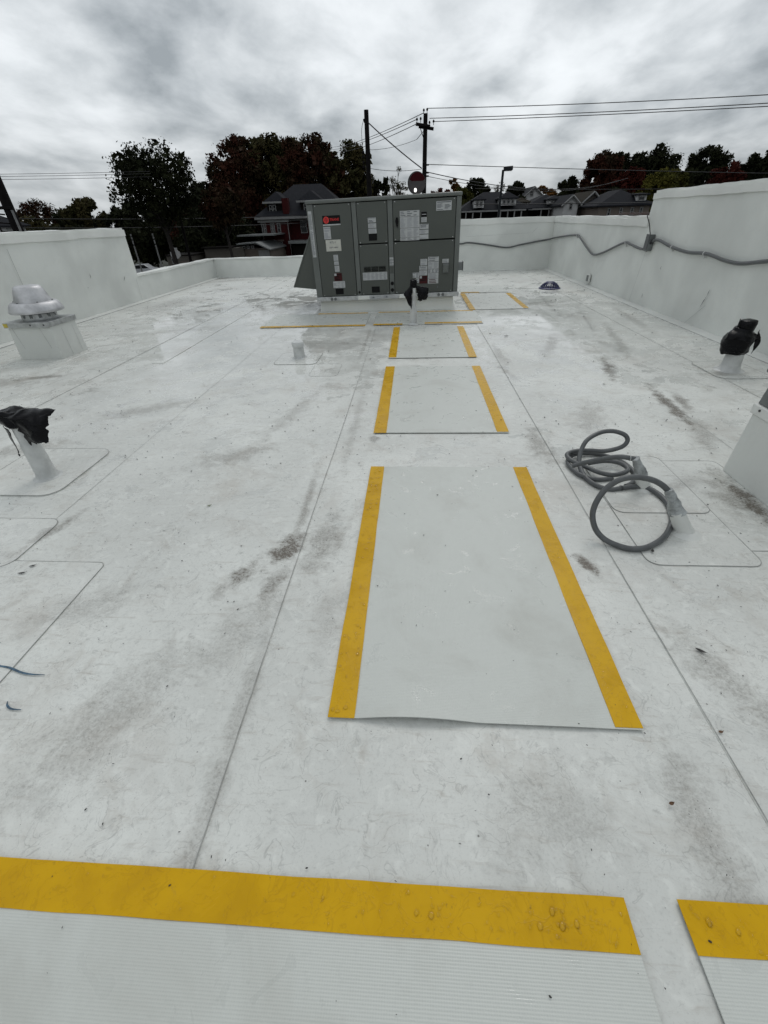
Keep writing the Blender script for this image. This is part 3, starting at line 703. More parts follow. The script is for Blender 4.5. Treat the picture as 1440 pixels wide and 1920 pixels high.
# base rail
rail = MB().rng(-1.052, 1.088, -.014, DY + .01, -.006, .052).build('base_rail', M_GALV, unit, bevel=.003)
for x in (-.82, -.765, .792, .853):
    mb = MB(); mb.lathe([(.021, 0), (.021, .004), (.015, .005), (.013, .0015)], (0, 0, 0), 16)
    mb.v = [(x + a, -.0145 - c, .022 + b_) for a, b_, c in mb.v]; mb.build('lifting_hole', M_GSHEET, rail, smooth=40)
for (a, b_) in ((-.415, -.245), (.205, .330)):
    MB().rng(a, b_, -.019, -.012, -.003, .050).build('fork_pocket_cover', M_FLASH, rail, bevel=.004)
lb = sticker(-.228, .050, .0, .048, M_LABEL, rows=3, cols=3, ink=M_INKL, y=-.0175)
mb = MB()
for x, sg in ((-.18, 1), (.01, -1)): mb.add([(x + .02 * sg, -.0190, .024), (x - .015 * sg, -.0190, .035), (x - .015 * sg, -.0190, .013)], [(0, 1, 2)])
mb.build('arrow', M_INK, lb)
sticker(.060, .128, .004, .046, M_LABEL, y=-.0175)
# economiser rain hood on the left side
mb = MB(); mb.xprism([(-1.046, .86), (-1.046, .150), (-1.395, .192)], .08, .084); hs = mb.build('rain_hood', M_UNIT, unit)
mb = MB(); mb.xprism([(-1.046, .86), (-1.395, .192), (-1.402, .188), (-1.402, .205), (-1.052, .872)], .07, 1.3); mb.build('hood_roof', M_UNITL, hs)
mb = MB(); mb.xprism([(-1.046, .86), (-1.046, .150), (-1.395, .192)], 1.29, 1.295); mb.build('hood_cheek', M_UNIT, hs)
mb = MB(); mb.rng(-1.395, -1.046, .085, 1.29, .188, .194); mb.build('hood_filter', M_UNITD, hs)

# ------------------------------------------------------------------ round roof fan
fan = empty('roof_exhaust_fan', (-4.118, 4.83, 0), 0, 'spun aluminium mushroom exhaust fan on a white curb at left', 'exhaust fan')
MB().box((0, 0, .17), (.50, .44, .345), taper=(.95, .95)).build('fan_curb', M_WALL, fan, bevel=.012)
MB().box((0, 0, .003), (.70, .64, .008), taper=(.96, .96)).build('curb_flange', M_FLOOR, fan)
mb = MB()
for x in (-.19, .12): mb.add([(x, -.2115, .33), (x + .004, -.2115, .33), (x + .05, -.2185, .12), (x + .046, -.2185, .12)], [(0, 1, 2, 3)])
for y in (-.05, .12): mb.add([(.2515, y, .02), (.2515, y + .004, .02), (.2405, y + .004, .30), (.2405, y, .30)], [(0, 1, 2, 3)])
mb.build('lap_seam', M_EDGEL, fan)
cap = MB().rng(-.250, .252, -.236, .226, .336, .388).build('curb_cap', M_GALV, fan, bevel=.004)
MB().rng(-.246, -.200, -.2390, -.2362, .344, .380).build('cap_label', M_YELLOWL, cap)
mb = MB()
for x in (.05, .20): mb.rng(x, x + .014, -.240, -.236, .355, .369)
mb.build('cap_bolt', M_CONDUITD, cap)
dx = .012
MB().lathe([(.165, .388), (.170, .40), (.155, .47), (.15, .49)], (dx, 0, 0), 32).build('fan_neck', M_GALV, fan, smooth=40)
mb = MB()
for k in range(12):
    t_ = 2 * math.pi * k / 12 + .2
    mb.box((dx + .163 * math.cos(t_), .163 * math.sin(t_), .435), (.006, .03, .07), rz=t_)
mb.build('neck_bracket', M_GSHEET, fan)
MB().lathe([(.18, .452), (.186, .452), (.188, .468), (.17, .47)], (dx, 0, 0), 32).build('neck_ring', M_BLACK, fan, smooth=40)
MB().lathe([(.235, .474), (.254, .464), (.258, .472), (.252, .495), (.240, .524), (.225, .548), (.208, .560), (.175, .565), (.165, .558), (.225, .535)], (dx, 0, 0), 48).build('fan_skirt', M_ALU, fan, smooth=50)
MB().lathe([(.176, .560), (.173, .570), (.163, .60), (.150, .64), (.138, .676), (.127, .698), (.110, .709), (.08, .714), (.03, .716)], (dx, 0, 0), 48).build('fan_dome', M_ALU, fan, smooth=50)
mb = MB()
for k in range(6):
    t_ = 2 * math.pi * k / 6 + .35; mb.lathe([(.009, 0), (.009, .006), (.004, .009)], (dx + .185 * math.cos(t_), .185 * math.sin(t_), .563), 8)
mb.build('skirt_bolt', M_GSHEET, fan)

# ------------------------------------------------------------------ pipes and bags
def pipe(name, label, loc, prof, cat='vent pipe', flange=None, mat=M_PIPE):
    t = empty(name, loc, 0, label, cat)
    MB().lathe(prof, (0, 0, 0), 28).build('pipe', mat, t, smooth=40)
    if flange:
        fx0, fx1, fy0, fy1, r = flange
        pp = rrect(fx0, fx1, fy0, fy1, r)
        f_ = MB().prism(pp, -.001, .0068).build('flange', M_FLOOR, t); offset_line(pp, .0026, .005, .0076, MB()).build('flange_edge', M_EDGE, f_)
    return t
def crumple(me, amp, fr, seed):
    for v in me.vertices:
        p = Vector(v.co) * fr + Vector((seed, seed, seed))
        d = noise.noise_vector(p) * amp + noise.noise_vector(p * 2.3) * amp * .22
        # ridged folds
        r_ = abs(noise.noise(p * 1.6 + Vector((9, 2, 5))))
        v.co += d + d.normalized() * (r_ * amp * .8) if d.length > 0 else d
def bag_blob(name, prof, c, mat, parent, amp=.012, fr=14, seed=1, sx=1, sy=1):
    mb = MB(); fine = []
    for i in range(len(prof) - 1):
        for k in range(5): fine.append((prof[i][0] + (prof[i + 1][0] - prof[i][0]) * k / 5, prof[i][1] + (prof[i + 1][1] - prof[i][1]) * k / 5))
    fine.append(prof[-1])
    mb.lathe(fine, (0, 0, 0), 48); mb.v = [(c[0] + a * sx, c[1] + b_ * sy, c[2] + z) for a, b_, z in mb.v]
    o = mb.build(name, mat, parent, smooth=60); crumple(o.data, amp, fr, seed); return o
def flap(name, c00, c10, c11, c01, mat, parent, amp=.01, fr=16, seed=1, n=22, edge=.012, mid=(0, 0, 0)):
    A, B_, C, D = (Vector(c) for c in (c00, c10, c11, c01)); vs = []
    for j in range(n + 1):
        for i in range(n + 1):
            u, v = i / n, j / n
            ue = u + (noise.noise(Vector((v * 7, seed, 0))) * edge * 3 if i in (0, n) else 0)
            ve = v + (noise.noise(Vector((u * 7, seed, 5))) * edge * 6 if j == n else 0)
            p = (A * (1 - ue) + B_ * ue) * (1 - ve) + (D * (1 - ue) + C * ue) * ve
            p = p + Vector(mid) * math.sin(math.pi * min(max(u, 0), 1)) * math.sin(math.pi * min(max(v, 0), 1))
            vs.append(p)
    fs = [(j * (n + 1) + i, j * (n + 1) + i + 1, (j + 1) * (n + 1) + i + 1, (j + 1) * (n + 1) + i) for j in range(n) for i in range(n)]
    o = MB().add(vs, fs).build(name, mat, parent, smooth=70); crumple(o.data, amp, fr, seed)
    so = o.modifiers.new('thick', 'SOLIDIFY'); so.thickness = .0025
    return o
# left pipe
pipe('vent_pipe', 'white membrane wrapped pipe at left edge with torn black plastic on top', (-2.133, 2.04, 0),
     [(.085, .004), (.062, .012), (.053, .03), (.050, .10), (.0485, .20), (.0475, .215), (.044, .222), (.043, .30), (.0425, .355)], flange=(-.36, .19, -.21, .36, .09))
bg1 = empty('plastic_bag', (-2.135, 2.04, .34), 0, 'torn black plastic bag tied over the pipe at the left edge', 'plastic bag', 'black bags over roof pipes')
bag_blob('bag_cap', [(.050, -.025), (.062, -.012), (.066, .02), (.060, .05), (.050, .062), (.02, .066)], (-.004, 0, .01), M_BAG, bg1, .010, 18, 2, 1.12, 1.0)
flap('bag_flap', (.0, -.055, .062), (.03, .04, .072), (.235, .02, .062), (.19, -.075, .02), M_BAG, bg1, .012, 15, 5, mid=(0, 0, .02))
flap('bag_flap', (.03, -.06, .05), (.225, -.04, .055), (.175, -.055, -.080), (.06, -.055, -.098), M_BAG, bg1, .012, 14, 8, edge=.03, mid=(.01, -.03, 0))
flap('bag_tail', (-.060, -.035, .0), (-.020, -.055, -.01), (-.046, -.050, -.155), (-.054, -.040, -.16), M_BAG, bg1, .005, 20, 11, n=14)
mb = MB(); mb.tube(catmull([(-.06, 0, .035), (-.10, .01, .04), (-.20, .02, .03)]), .0025, 6); mb.build('tie_string', M_BAG, bg1)
mb = MB(); mb.lathe([(.002, -.008), (.005, 0), (.002, .008)], (-.052, -.045, -.172), 8); mb.build('knot', M_BAG, bg1)
# right pipe
pipe('vent_pipe', 'white tapered pipe boot at right under a full black bag', (2.79, 3.95, 0),
     [(.14, .004), (.095, .010), (.080, .025), (.072, .06), (.066, .14), (.060, .20), (.058, .33)], flange=(-.205, .225, -.25, .27, .09))
bg2 = empty('plastic_bag', (2.765, 3.95, .14), 0, 'full black plastic bag over the pipe near the right wall', 'plastic bag', 'black bags over roof pipes')
bag_blob('bag_body', [(.085, .0), (.108, .025), (.118, .08), (.116, .13), (.10, .165), (.068, .19), (.058, .205)], (0, 0, .005), M_BAG, bg2, .016, 9, 21, 1.02, .95)
bag_blob('bag_cap', [(.052, .18), (.060, .215), (.064, .25), (.060, .268), (.046, .276), (.01, .278)], (.02, 0, .0), M_BAG, bg2, .006, 16, 24)
flap('bag_flap', (.085, -.06, .19), (.13, -.01, .20), (.145, -.02, .06), (.105, -.07, .02), M_BAG, bg2, .012, 14, 29, mid=(.02, -.02, 0))
mb = MB(); mb.tube([(-.052, 0, .20), (-.055, 0, .285)], .003, 6); mb.build('tie_string', M_BAG, bg2)
# middle pipe in front of the unit
pipe('vent_pipe', 'white slim pipe standing before the rooftop unit in torn black plastic', (.008, 6.15, 0),
     [(.09, .004), (.060, .012), (.048, .02), (.046, .19), (.047, .20), (.040, .215), (.033, .25), (.030, .30), (.029, .50)], flange=(-.14, .15, -.05, .16, .03))
bg3 = empty('plastic_bag', (.002, 6.15, .47), 0, 'torn black plastic draped on the pipe before the unit', 'plastic bag', 'black bags over roof pipes')
bag_blob('bag_cap', [(.036, -.03), (.042, -.01), (.046, .03), (.043, .058), (.03, .064), (.008, .066)], (0, 0, 0), M_BAG, bg3, .005, 20, 31)
flap('bag_flap', (-.042, -.03, .0), (-.010, -.045, -.02), (-.020, -.05, -.285), (-.125, -.04, -.10), M_BAG, bg3, .008, 18, 33, edge=.015, mid=(-.01, -.03, 0))
flap('bag_flap', (.03, -.03, .005), (.20, -.03, -.03), (.18, -.035, -.165), (.066, -.04, -.18), M_BAG, bg3, .009, 17, 36, edge=.02, mid=(.01, -.03, 0))
# short capped pipe
sp_ = pipe('capped_pipe', 'short white pipe stub with round cap left of the walkway', (-1.193, 4.55, 0),
     [(.10, .004), (.064, .010), (.060, .02), (.056, .06), (.053, .125)], flange=(-.22, .22, -.26, .20, .06))
MB().lathe([(.062, .118), (.064, .13), (.063, .155), (.055, .166), (.02, .170)], (0, 0, 0), 28).build('cap', M_WHITEP, sp_, smooth=40)

# ------------------------------------------------------------------ roof drain
dr = empty('roof_drain', (2.575, 9.147, 0), 0, 'dark blue slotted dome strainer over the roof drain', 'roof drain')
MB().lathe([(.19, .004), (.20, .010), (.185, .022), (.15, .028)], (0, 0, 0), 28).build('drain_ring', M_BLUE, dr, smooth=40)
mb = MB(); nb = 22
for k in range(nb):
    t_ = 2 * math.pi * k / nb; c_, s_ = math.cos(t_), math.sin(t_)
    mb.tube([(.165 * c_, .165 * s_, .02), (.155 * c_, .155 * s_, .045), (.11 * c_, .11 * s_, .085), (.06 * c_, .06 * s_, .105)], .008, 5)
mb.build('strainer_bars', M_BLUE, dr)
MB().lathe([(.085, .095), (.088, .104), (.07, .118), (.03, .122)], (0, 0, 0), 24).build('strainer_top', M_BLUE, dr, smooth=40)

# ------------------------------------------------------------------ loose conduit and its sealed boots
RC = .0125
A = [[1.104,1.592,.2],[1.061,1.601,.235],[1.015,1.609,.255],[.962,1.61,.265],[.913,1.605,.265],[.874,1.603,.25],[.836,1.594,.22],[.804,1.573,.18],[.791,1.559,.13],[.793,1.541,.09],[.81,1.52,.05],[.837,1.491,.027],[.873,1.464,.018],[.92,1.44,.016],[.961,1.437,.016],[1.01,1.451,.016],[1.083,1.498,.018],[1.141,1.558,.018],[1.2,1.645,.018],[1.232,1.73,.018],[1.245,1.809,.02],[1.235,1.875,.022],[1.204,1.919,.024],[1.149,1.935,.022],[1.082,1.924,.018],[1.027,1.914,.016],[.975,1.944,.016],[.939,2.031,.016],[.936,2.126,.03],[.947,2.193,.06],[.989,2.261,.12],[1.073,2.311,.15],[1.146,2.314,.16],[1.204,2.285,.15],[1.22,2.267,.12],[1.187,2.25,.09],[1.098,2.241,.07],[1.023,2.269,.06],[.947,2.279,.05],[.898,2.25,.042],[.907,2.184,.038],[.961,2.127,.034],[1.015,2.058,.034],[1.082,2.032,.034],[1.154,2.064,.034],[1.178,2.101,.038],[1.152,2.151,.044],[1.092,2.172,.044],[1.026,2.159,.044],[.987,2.144,.044]]
C2 = [[1.075,2.022,.018],[.987,2.011,.018],[.92,2.057,.018],[.893,2.149,.018],[.897,2.218,.02],[.941,2.279,.022],[1.012,2.303,.022],[1.093,2.296,.022],[1.161,2.254,.02],[1.203,2.182,.02],[1.214,2.095,.018],[1.192,2.02,.018],[1.15,1.97,.018],[1.112,1.945,.018]]
B2 = [[1.125,1.943,.17],[1.093,1.944,.18],[1.049,1.96,.18],[1.01,1.98,.165],[.96,2.018,.13],[.909,2.057,.09],[.863,2.063,.07]]
hz = empty('flexible_conduit', (1.0, 1.9, 0), 0, 'long grey flexible conduit looping upright then coiled on the roof', 'conduit')
def rel(L): return [(x - 1.0, y - 1.9, z) for x, y, z in L]
MB().tube(catmull(rel(A), 5), RC, 12).build('conduit_tube', M_CONDUIT, hz, smooth=50)
MB().tube(catmull(rel(C2), 5), RC * .95, 12).build('conduit_tail', M_CONDUIT, hz, smooth=50)
MB().tube([(.076, .0235, .018), (.086, .025, .018)], RC * 1.12, 12).build('coupling', M_CONDUITD, hz, smooth=50)
h2 = empty('flexible_conduit', (1.125, 1.943, 0), 0, 'short grey conduit end curving left from the farther sealed boot', 'conduit')
MB().tube(catmull([(x - 1.125, y - 1.943, z) for x, y, z in B2], 6), [RC] * 30 + [RC * .9] * 7, 12).build('conduit_tube', M_CONDUIT, h2, smooth=50)
MB().tube([(-.038, .001, .180), (-.041, .0013, .180)], RC * 1.08, 12).build('ring_mark', M_LABEL, h2)
def boot(label, base, top, r0, r1):
    t = empty('sealed_pipe_boot', base, 0, label, 'pipe boot', 'sealed boots of the loose conduits')
    b_ = Vector((0, 0, 0)); e = Vector(top) - Vector(base)
    pts = [b_ + e * f for f in (0.0, .12, .35, .55)]
    MB().tube(pts, [r0 * 1.15, r0, r0 * .9, r0 * .82], 20).build('boot_sleeve', M_FLASH, t, smooth=50)
    pts = [b_ + e * f for f in [.5 + .56 * k / 14 for k in range(15)]]
    o = MB().tube(pts, [r0 * .86 - (r0 * .86 - r1) * (k / 14) for k in range(15)], 20).build('putty_seal', M_PUTTY, t, smooth=60)
    crumple(o.data, .006, 30, base[0] * 31)
    MB().lathe([(r0 * 2.2, .001), (r0 * 1.5, .0095), (r0 * 1.15, .02)], (0, 0, 0), 20).build('boot_foot', M_FLASH, t, smooth=50)
boot('farther putty sealed pipe boot feeding the short conduit end', (1.212, 1.945, 0), (1.118, 1.935, .175), .034, .017)
boot('nearer putty sealed pipe boot feeding the upright conduit loop', (1.225, 1.575, 0), (1.098, 1.586, .205), .036, .017)

# ------------------------------------------------------------------ equipment curb at the right edge
rc = empty('equipment_curb', (2.02, 1.80, 0), 0, 'white curb with grey sheet metal base cut off by the right edge', 'curb')
MB().box((0, 0, .17), (.62, .70, .345), taper=(.975, .98)).build('curb_wall', M_WALL, rc, bevel=.012)
MB().rng(-.312, .312, -.352, .352, .335, .385).build('curb_cap', M_FLASH, rc, bevel=.006)
MB().box((0, 0, .46), (.60, .68, .148), taper=(.97, .97)).build('metal_base', M_GSHEET, rc, bevel=.004)
MB().rng(-.32, .32, -.36, .36, .535, .60).build('metal_lid', M_GSHEET, rc, bevel=.006)
mb = MB(); mb.lathe([(.006, 0), (.006, .003)], (0, 0, 0), 8); mb.v = [(-.313 - c, .29 + a, .366 + b_) for a, b_, c in mb.v]; mb.build('bolt', M_CONDUITD, rc)

# ------------------------------------------------------------------ conduit along the walls
WX = 3.366
wc = [[1.0,12.565,.60],[1.204,12.565,.597],[1.387,12.565,.615],[1.919,12.565,.545],[2.319,12.565,.489],[2.638,12.565,.538],[3.05,12.565,.60],[3.32,12.545,.635],[WX,12.2,.68],[WX,11.4,.74],[WX,10.75,.777],[WX,10.5,.766],[WX,9.926,.608],[WX,9.495,.513],[WX,9.04,.565],[WX,8.241,.75],[WX,8.0,.745],[WX,7.62,.706],[WX,7.42,.712]]
wt = empty('wall_conduit', (WX, 9, .6), 0, 'grey conduit sagging along the back wall and round the corner', 'conduit')
MB().tube(catmull([(x - WX, y - 9, z - .6) for x, y, z in wc], 6), .017, 10).build('conduit_tube', M_CONDUIT, wt, smooth=50)
def strap(parent, p, off, r=.021):
    mb = MB(); mb.tube([(p[0] - off[0], p[1] - .006 - off[1], p[2] - off[2]), (p[0] - off[0], p[1] + .006 - off[1], p[2] - off[2])], r, 12); mb.rng(p[0] - off[0] + .0, p[0] - off[0] + .03, p[1] - off[1] - .006, p[1] - off[1] + .006, p[2] - off[2] - .05, p[2] - off[2] - .018)
    mb.build('strap', M_WHITEP, parent, smooth=40)
for p in ((WX, 10.62, .776), (WX, 8.15, .752)): strap(wt, p, (WX, 9, .6))
wc2 = [[WX,7.30,.795],[WX,7.20,.83],[WX,7.042,.823],[WX,6.714,.772],[WX,6.295,.738],[WX,5.952,.748],[WX,5.75,.735],[WX,5.514,.708],[WX,5.235,.702],[WX,4.868,.75],[WX,4.4,.80],[WX,3.8,.78]]
wt2 = empty('wall_conduit', (WX, 6, .75), 0, 'grey conduit sagging along the tall right wall from the junction box', 'conduit')
MB().tube(catmull([(x - WX, y - 6, z - .75) for x, y, z in wc2], 6), .0185, 10).build('conduit_tube', M_CONDUIT, wt2, smooth=50)
for p in ((WX, 6.70, .770), (WX, 5.93, .747)): strap(wt2, p, (WX, 6, .75), .0225)
jb = empty('junction_box', (3.36, 7.36, .69), 0, 'grey metal junction box on the right wall joining the conduits', 'junction box')
MB().box((0, 0, .10), (.07, .12, .20)).build('box_body', M_GSHEET, jb, bevel=.006)
MB().box((-.041, -.01, .11), (.012, .105, .19)).build('box_cover', M_CONDUIT, jb, bevel=.004)
MB().tube([(0, .10, .02), (0, .05, .015), (0, 0, .015)], .024, 10).build('connector', M_CONDUITD, jb, smooth=40)
MB().tube([(0, -.05, .105), (0, -.09, .12)], .024, 10).build('connector', M_CONDUITD, jb, smooth=40)
tw = empty('thin_cable', (3.37, 7.4, .9), 0, 'thin black cable dropping from the wall top to the junction box', 'cable')
MB().tube(catmull([(.0, .27, .215), (-.005, .24, .19), (-.008, .13, .12), (-.008, .03, .02), (-.008, -.02, -.03)]), .007, 8).build('cable_run', M_WIRE, tw, smooth=40)
wo_ = empty('wall_outlet', (3.372, 9.48, .02), 0, 'small grey outlet cover low on the right wall', 'outlet')
MB().box((.0, 0, .10), (.03, .16, .13)).build('surround', M_FLASH, wo_, bevel=.006)
MB().box((-.02, 0, .10), (.012, .09, .10)).build('cover_plate', M_GSHEET, wo_, bevel=.003)
rb = empty('steel_bar', (3.5, 8.42, 1.118), 0, 'loose brown steel bar lying on top of the right wall', 'bar')
MB().box((0, 0, .014), (.05, 1.4, .026), rz=R(-3)).build('bar_length', M_RUST, rb)

# ------------------------------------------------------------------ blue chalk marks, leaves, debris, rain beads
def ribbon(pts, w, z, mat, name, label, cat):
    c = catmull(pts, 6); mb = MB(); n = len(c)
    L_, R_ = [], []
    for i, p in enumerate(c):
        d = (c[min(i + 1, n - 1)] - c[max(i - 1, 0)]).normalized(); nn = Vector((-d.y, d.x, 0)); ww = w * (.35 + .65 * math.sin(math.pi * min(1, max(.06, i / (n - 1)))))
        L_.append(p + nn * ww / 2); R_.append(p - nn * ww / 2)
    vs = [(p.x, p.y, z) for p in L_] + [(p.x, p.y, z) for p in R_]
    mb.add(vs, [(i, i + 1, n + i + 1, n + i) for i in range(n - 1)])
    o = mb.build(name, mat); tag(o, label, cat); return o
ribbon([(-1.42, .80, 0), (-1.371, .787, 0), (-1.326, .78, 0), (-1.274, .765, 0), (-1.231, .759, 0), (-1.188, .759, 0)], .007, .0072, M_CHALK, 'chalk_mark', 'longer curved blue chalk line near the left edge', 'chalk mark')
ribbon([(-1.238, .665, 0), (-1.228, .652, 0), (-1.207, .642, 0), (-1.173, .640, 0)], .006, .0072, M_CHALK, 'chalk_mark', 'short hooked blue chalk line near the left edge', 'chalk mark')
def leaf(loc, L, w, rz, mat, label, curl=.3):
    mb = MB(); n = 8; vs = []
    for i in range(n + 1):
        u = i / n; ww = w * math.sin(math.pi * (u * .94 + .03)) ** .8
        z = .0035 + curl * L * (u - .5) ** 2
        vs += [(L * (u - .5), -ww / 2, z + curl * ww * .25), (L * (u - .5), 0, z), (L * (u - .5), ww / 2, z + curl * ww * .25)]
    fs = []
    for i in range(n): fs += [(3 * i, 3 * i + 3, 3 * i + 4, 3 * i + 1), (3 * i + 1, 3 * i + 4, 3 * i + 5, 3 * i + 2)]
    mb.add(vs, fs); mb.tube([(L * .48, 0, .004 + curl * L * .25), (L * .66, w * .1, .006)], .0008, 4)
    o = mb.build('fallen_leaf', mat, smooth=60); o.location = loc; o.rotation_euler = (0, 0, rz); tag(o, label, 'leaf', 'fallen leaves on the roof'); return o
leaf((-1.037, 1.747, .004), .022, .009, .6, M_LEAFG, 'tiny green leaf on open white roof left of the walkway')
leaf((-1.628, 1.27, .0062), .026, .010, .5, M_LEAFD, 'dark leaf on the left patch, farther of two')
leaf((-1.64, 1.225, .0062), .032, .010, .25, M_LEAFD, 'dark leaf on the left patch, nearer of two')
leaf((.640, .475, .004), .014, .008, .3, M_LEAFB, 'brown curled leaf between the big pad and the bottom strip', 1.0)
leaf((.95, .93, .004), .030, .012, -.6, M_LEAFD, 'dark leaf at the right edge below the conduit loop')
leaf((.86, .66, .004), .013, .008, .2, M_LEAFB, 'small brown leaf right of the big pad near the seam')
leaf((1.02, 1.43, .009), .020, .012, 1.1, M_LEAFD, 'dark leaf inside the upright conduit loop')
leaf((.44, .10, .012), .020, .006, 1.8, M_LEAFD, 'dark sliver leaf on the bottom pad near its right end', .1)
leaf((-2.38, 3.18, .006), .03, .012, .2, M_LEAFD, 'dark leaf left of the walkway near the exhaust fan seam')
leaf((.24, 4.93, .012), .05, .012, .1, M_LEAFD, 'dark strip of leaf on the third walkway pad', .1)
leaf((1.10, 5.35, .004), .05, .03, .1, M_LEAFD, 'dark clump of leaf on wet roof right of the path', .5)
# loose grit, nobody could count it
mb = MB(); r3 = random.Random(11)
def speck(x, y, s, z):
    n = r3.choice((4, 5, 6)); a0 = r3.uniform(0, 6.28); e = r3.uniform(.18, .7)
    vs = []
    for k in range(n):
        t_ = a0 + 2 * math.pi * k / n; rr = s * r3.uniform(.6, 1)
        u, v = rr * math.cos(t_), rr * e * math.sin(t_)
        vs.append((x + u * math.cos(a0) - v * math.sin(a0), y + u * math.sin(a0) + v * math.cos(a0), z + r3.uniform(0, .0008)))
    vs.append((x, y, z + s * .45)); mb.add(vs, [(k, (k + 1) % n, n) for k in range(n)])
for k in range(1700):
    y = r3.uniform(-.1, 3.2) if k < 1250 else r3.uniform(2, 9)
    x = r3.uniform(-1.6, 1.6) * (1 + max(0, y) * .45)
    if not -5 < x < 3.2: continue
    s_ = r3.choice((.0014, .0018, .0024, .0034, .0042)) * (1 + .55 * max(0, y - .8))
    onpad = (-.24 < x < .65 and (.65 < y < 2.16 or 2.63 < y < 4.16 or 4.46 < y < 5.93)) or (y < .29) or (6.05 < y < 7.04 and -2.1 < x < .94)
    if onpad and r3.random() < .6: continue
    speck(x, y, s_, .0118 if onpad else .0058)
for (cx, cy, sx, sy, n) in ((-.55, 1.39, .05, .09, 70), (-.69, 1.24, .04, .08, 35), (-.40, 1.48, .06, .12, 60), (-.54, 1.2, .03, .07, 35), (1.66, 1.85, .04, .18, 90), (.70, .42, .04, .14, 28), (.72, 1.36, .03, .04, 30), (1.9, 3.1, .06, .2, 30), (.605, 1.40, .02, .05, 26)):
    for k in range(n): speck(r3.gauss(cx, sx * .6), r3.gauss(cy, sy * .6), r3.choice((.001, .0015, .0022)), .0122 if .57 < cx < .65 else .006)
o = mb.build('debris', M_LEAFD); tag(o, 'dark grit and plant crumbs scattered over the roof', 'debris', kind='stuff')
mb = MB(); r4 = random.Random(5)
def bead(x, y, r, z, el=1.0, ro=0.0, h=.28):
    n = 10; vs = []
    for (f, zz) in ((1.0, 0), (.9, .45), (.6, .85)):
        for k in range(n):
            t_ = 2 * math.pi * k / n; w = 1 + .18 * noise.noise(Vector((x * 50 + math.cos(t_), y * 50 + math.sin(t_), 1)))
            u, v = r * f * w * math.cos(t_), r * f * w * el * math.sin(t_)
            vs.append((x + u * math.cos(ro) - v * math.sin(ro), y + u * math.sin(ro) + v * math.cos(ro), z + r * h * zz))
    vs.append((x, y, z + r * h)); fs = [(j * n + k, j * n + (k + 1) % n, (j + 1) * n + (k + 1) % n, (j + 1) * n + k) for j in (0, 1) for k in range(n)] + [(2 * n + k, 2 * n + (k + 1) % n, 3 * n) for k in range(n)]
    mb.add(vs, fs)
TZ = .0125
for k in range(260):
    x = r4.choice((r4.gauss(.30, .10), r4.gauss(.10, .12), r4.uniform(-.9, .45), r4.uniform(.58, .80), r4.gauss(.38, .05)))
    if x > .445 and x < .575: continue
    y = r4.uniform(.216, .284); bead(x, y, r4.choice((.0010, .0014, .0018, .0026, .0038)), TZ, r4.uniform(.6, 1), r4.uniform(0, 3))
for (x, y, r_, el) in ((.27, .238, .007, .8), (.315, .240, .008, .8), (.30, .262, .008, .7), (.345, .245, .007, .8), (.05, .243, .007, .8), (.02, .245, .006, .8), (.61, .262, .008, .7), (.66, .25, .006, .8)):
    bead(x, y, r_, TZ, el, 1.3, .12 if r_ > .02 else .3)
for k in range(110): bead(r4.uniform(-.228, -.166), r4.uniform(.67, 2.14), r4.choice((.0015, .002, .003, .005, .007)), TZ, r4.uniform(.5, 1), r4.uniform(0, 3), .22)
for k in range(60): bead(r4.uniform(.586, .645), r4.uniform(.67, 2.14), r4.choice((.0015, .002, .003, .004)), TZ, r4.uniform(.5, 1), r4.uniform(0, 3), .22)
o = mb.build('water_beads', M_WATER, smooth=80); tag(o, 'beads of rain water standing on the yellow strips', 'water', kind='stuff')

# ------------------------------------------------------------------ utility poles, wires, lamps, sign
def upole(label, x, y, ztop, r, lean=0.0, name='utility_pole'):
    t = empty(name, (x, y, GZ), 0, label, 'utility pole', 'utility poles behind the roof')
    h = ztop - GZ
    MB().tube([(lean * (1 - k / 6), 0, h * k / 6) for k in range(7)], [r * 1.25 - r * .35 * k / 6 for k in range(7)], 12).build('pole_shaft', M_CREOS, t, smooth=50)
    return t
p1 = upole('dark wooden utility pole without crossarm behind the grey unit', -2.62, 31, 5.96, .135)
MB().tube([(-.16, 0, 10.4), (-.10, -.02, 10.25)], .04, 8).build('bracket', M_CREOS, p1)
mb = MB()
for z in (9.2, 9.0, 8.75, 8.55): mb.lathe([(.03, 0), (.07, .03), (.07, .10), (.03, .14)], (-.26, 0, z - .25), 10)
mb.tube(catmull([(-.16, 0, 10.4), (-.30, 0, 9.9), (-.27, 0, 9.0), (-.2, 0, 8.2)]), .012, 5)
mb.build('insulator', M_CREOS, p1)
p2 = upole('dark wooden utility pole with crossarm and insulators behind the unit', .58, 31, 5.70, .125)
for dy_, dz_ in ((-.14, 10.05), (.14, 9.98)):
    mb = MB(); mb.tube([(-.52 + (.16 if dy_ > 0 else 0), dy_, dz_ + .03), (.46 - (.2 if dy_ < 0 else 0), dy_, dz_ - .10)], .075, 6); mb.build('crossarm', M_CREOS, p2)
for (x, z) in ((-.46, 10.13), (-.26, 10.15), (.22, 9.98), (.44, 10.02), (-.10, 10.48), (.08, 10.5)):
    MB().lathe([(.016, 0), (.016, .10), (.05, .11), (.055, .17), (.02, .22)], (x, 0, z), 8).build('insulator', M_CREOS, p2)
for z in (8.35, 8.0, 7.85):
    MB().box((.18, 0, z), (.14, .08, .07)).build('cable_clamp', M_CREOS, p2)
MB().tube([(-.30, 0, 9.98), (-.02, 0, 9.35)], .022, 5).build('arm_brace', M_CREOS, p2)
p3 = upole('leaning dark utility pole cut off by the left edge', -22.74, 28, 4.6, .27)
mb = MB(); mb.rng(-1.6, .3, -.3, -.2, 6.95, 7.10); mb.build('crossarm', M_CREOS, p3)
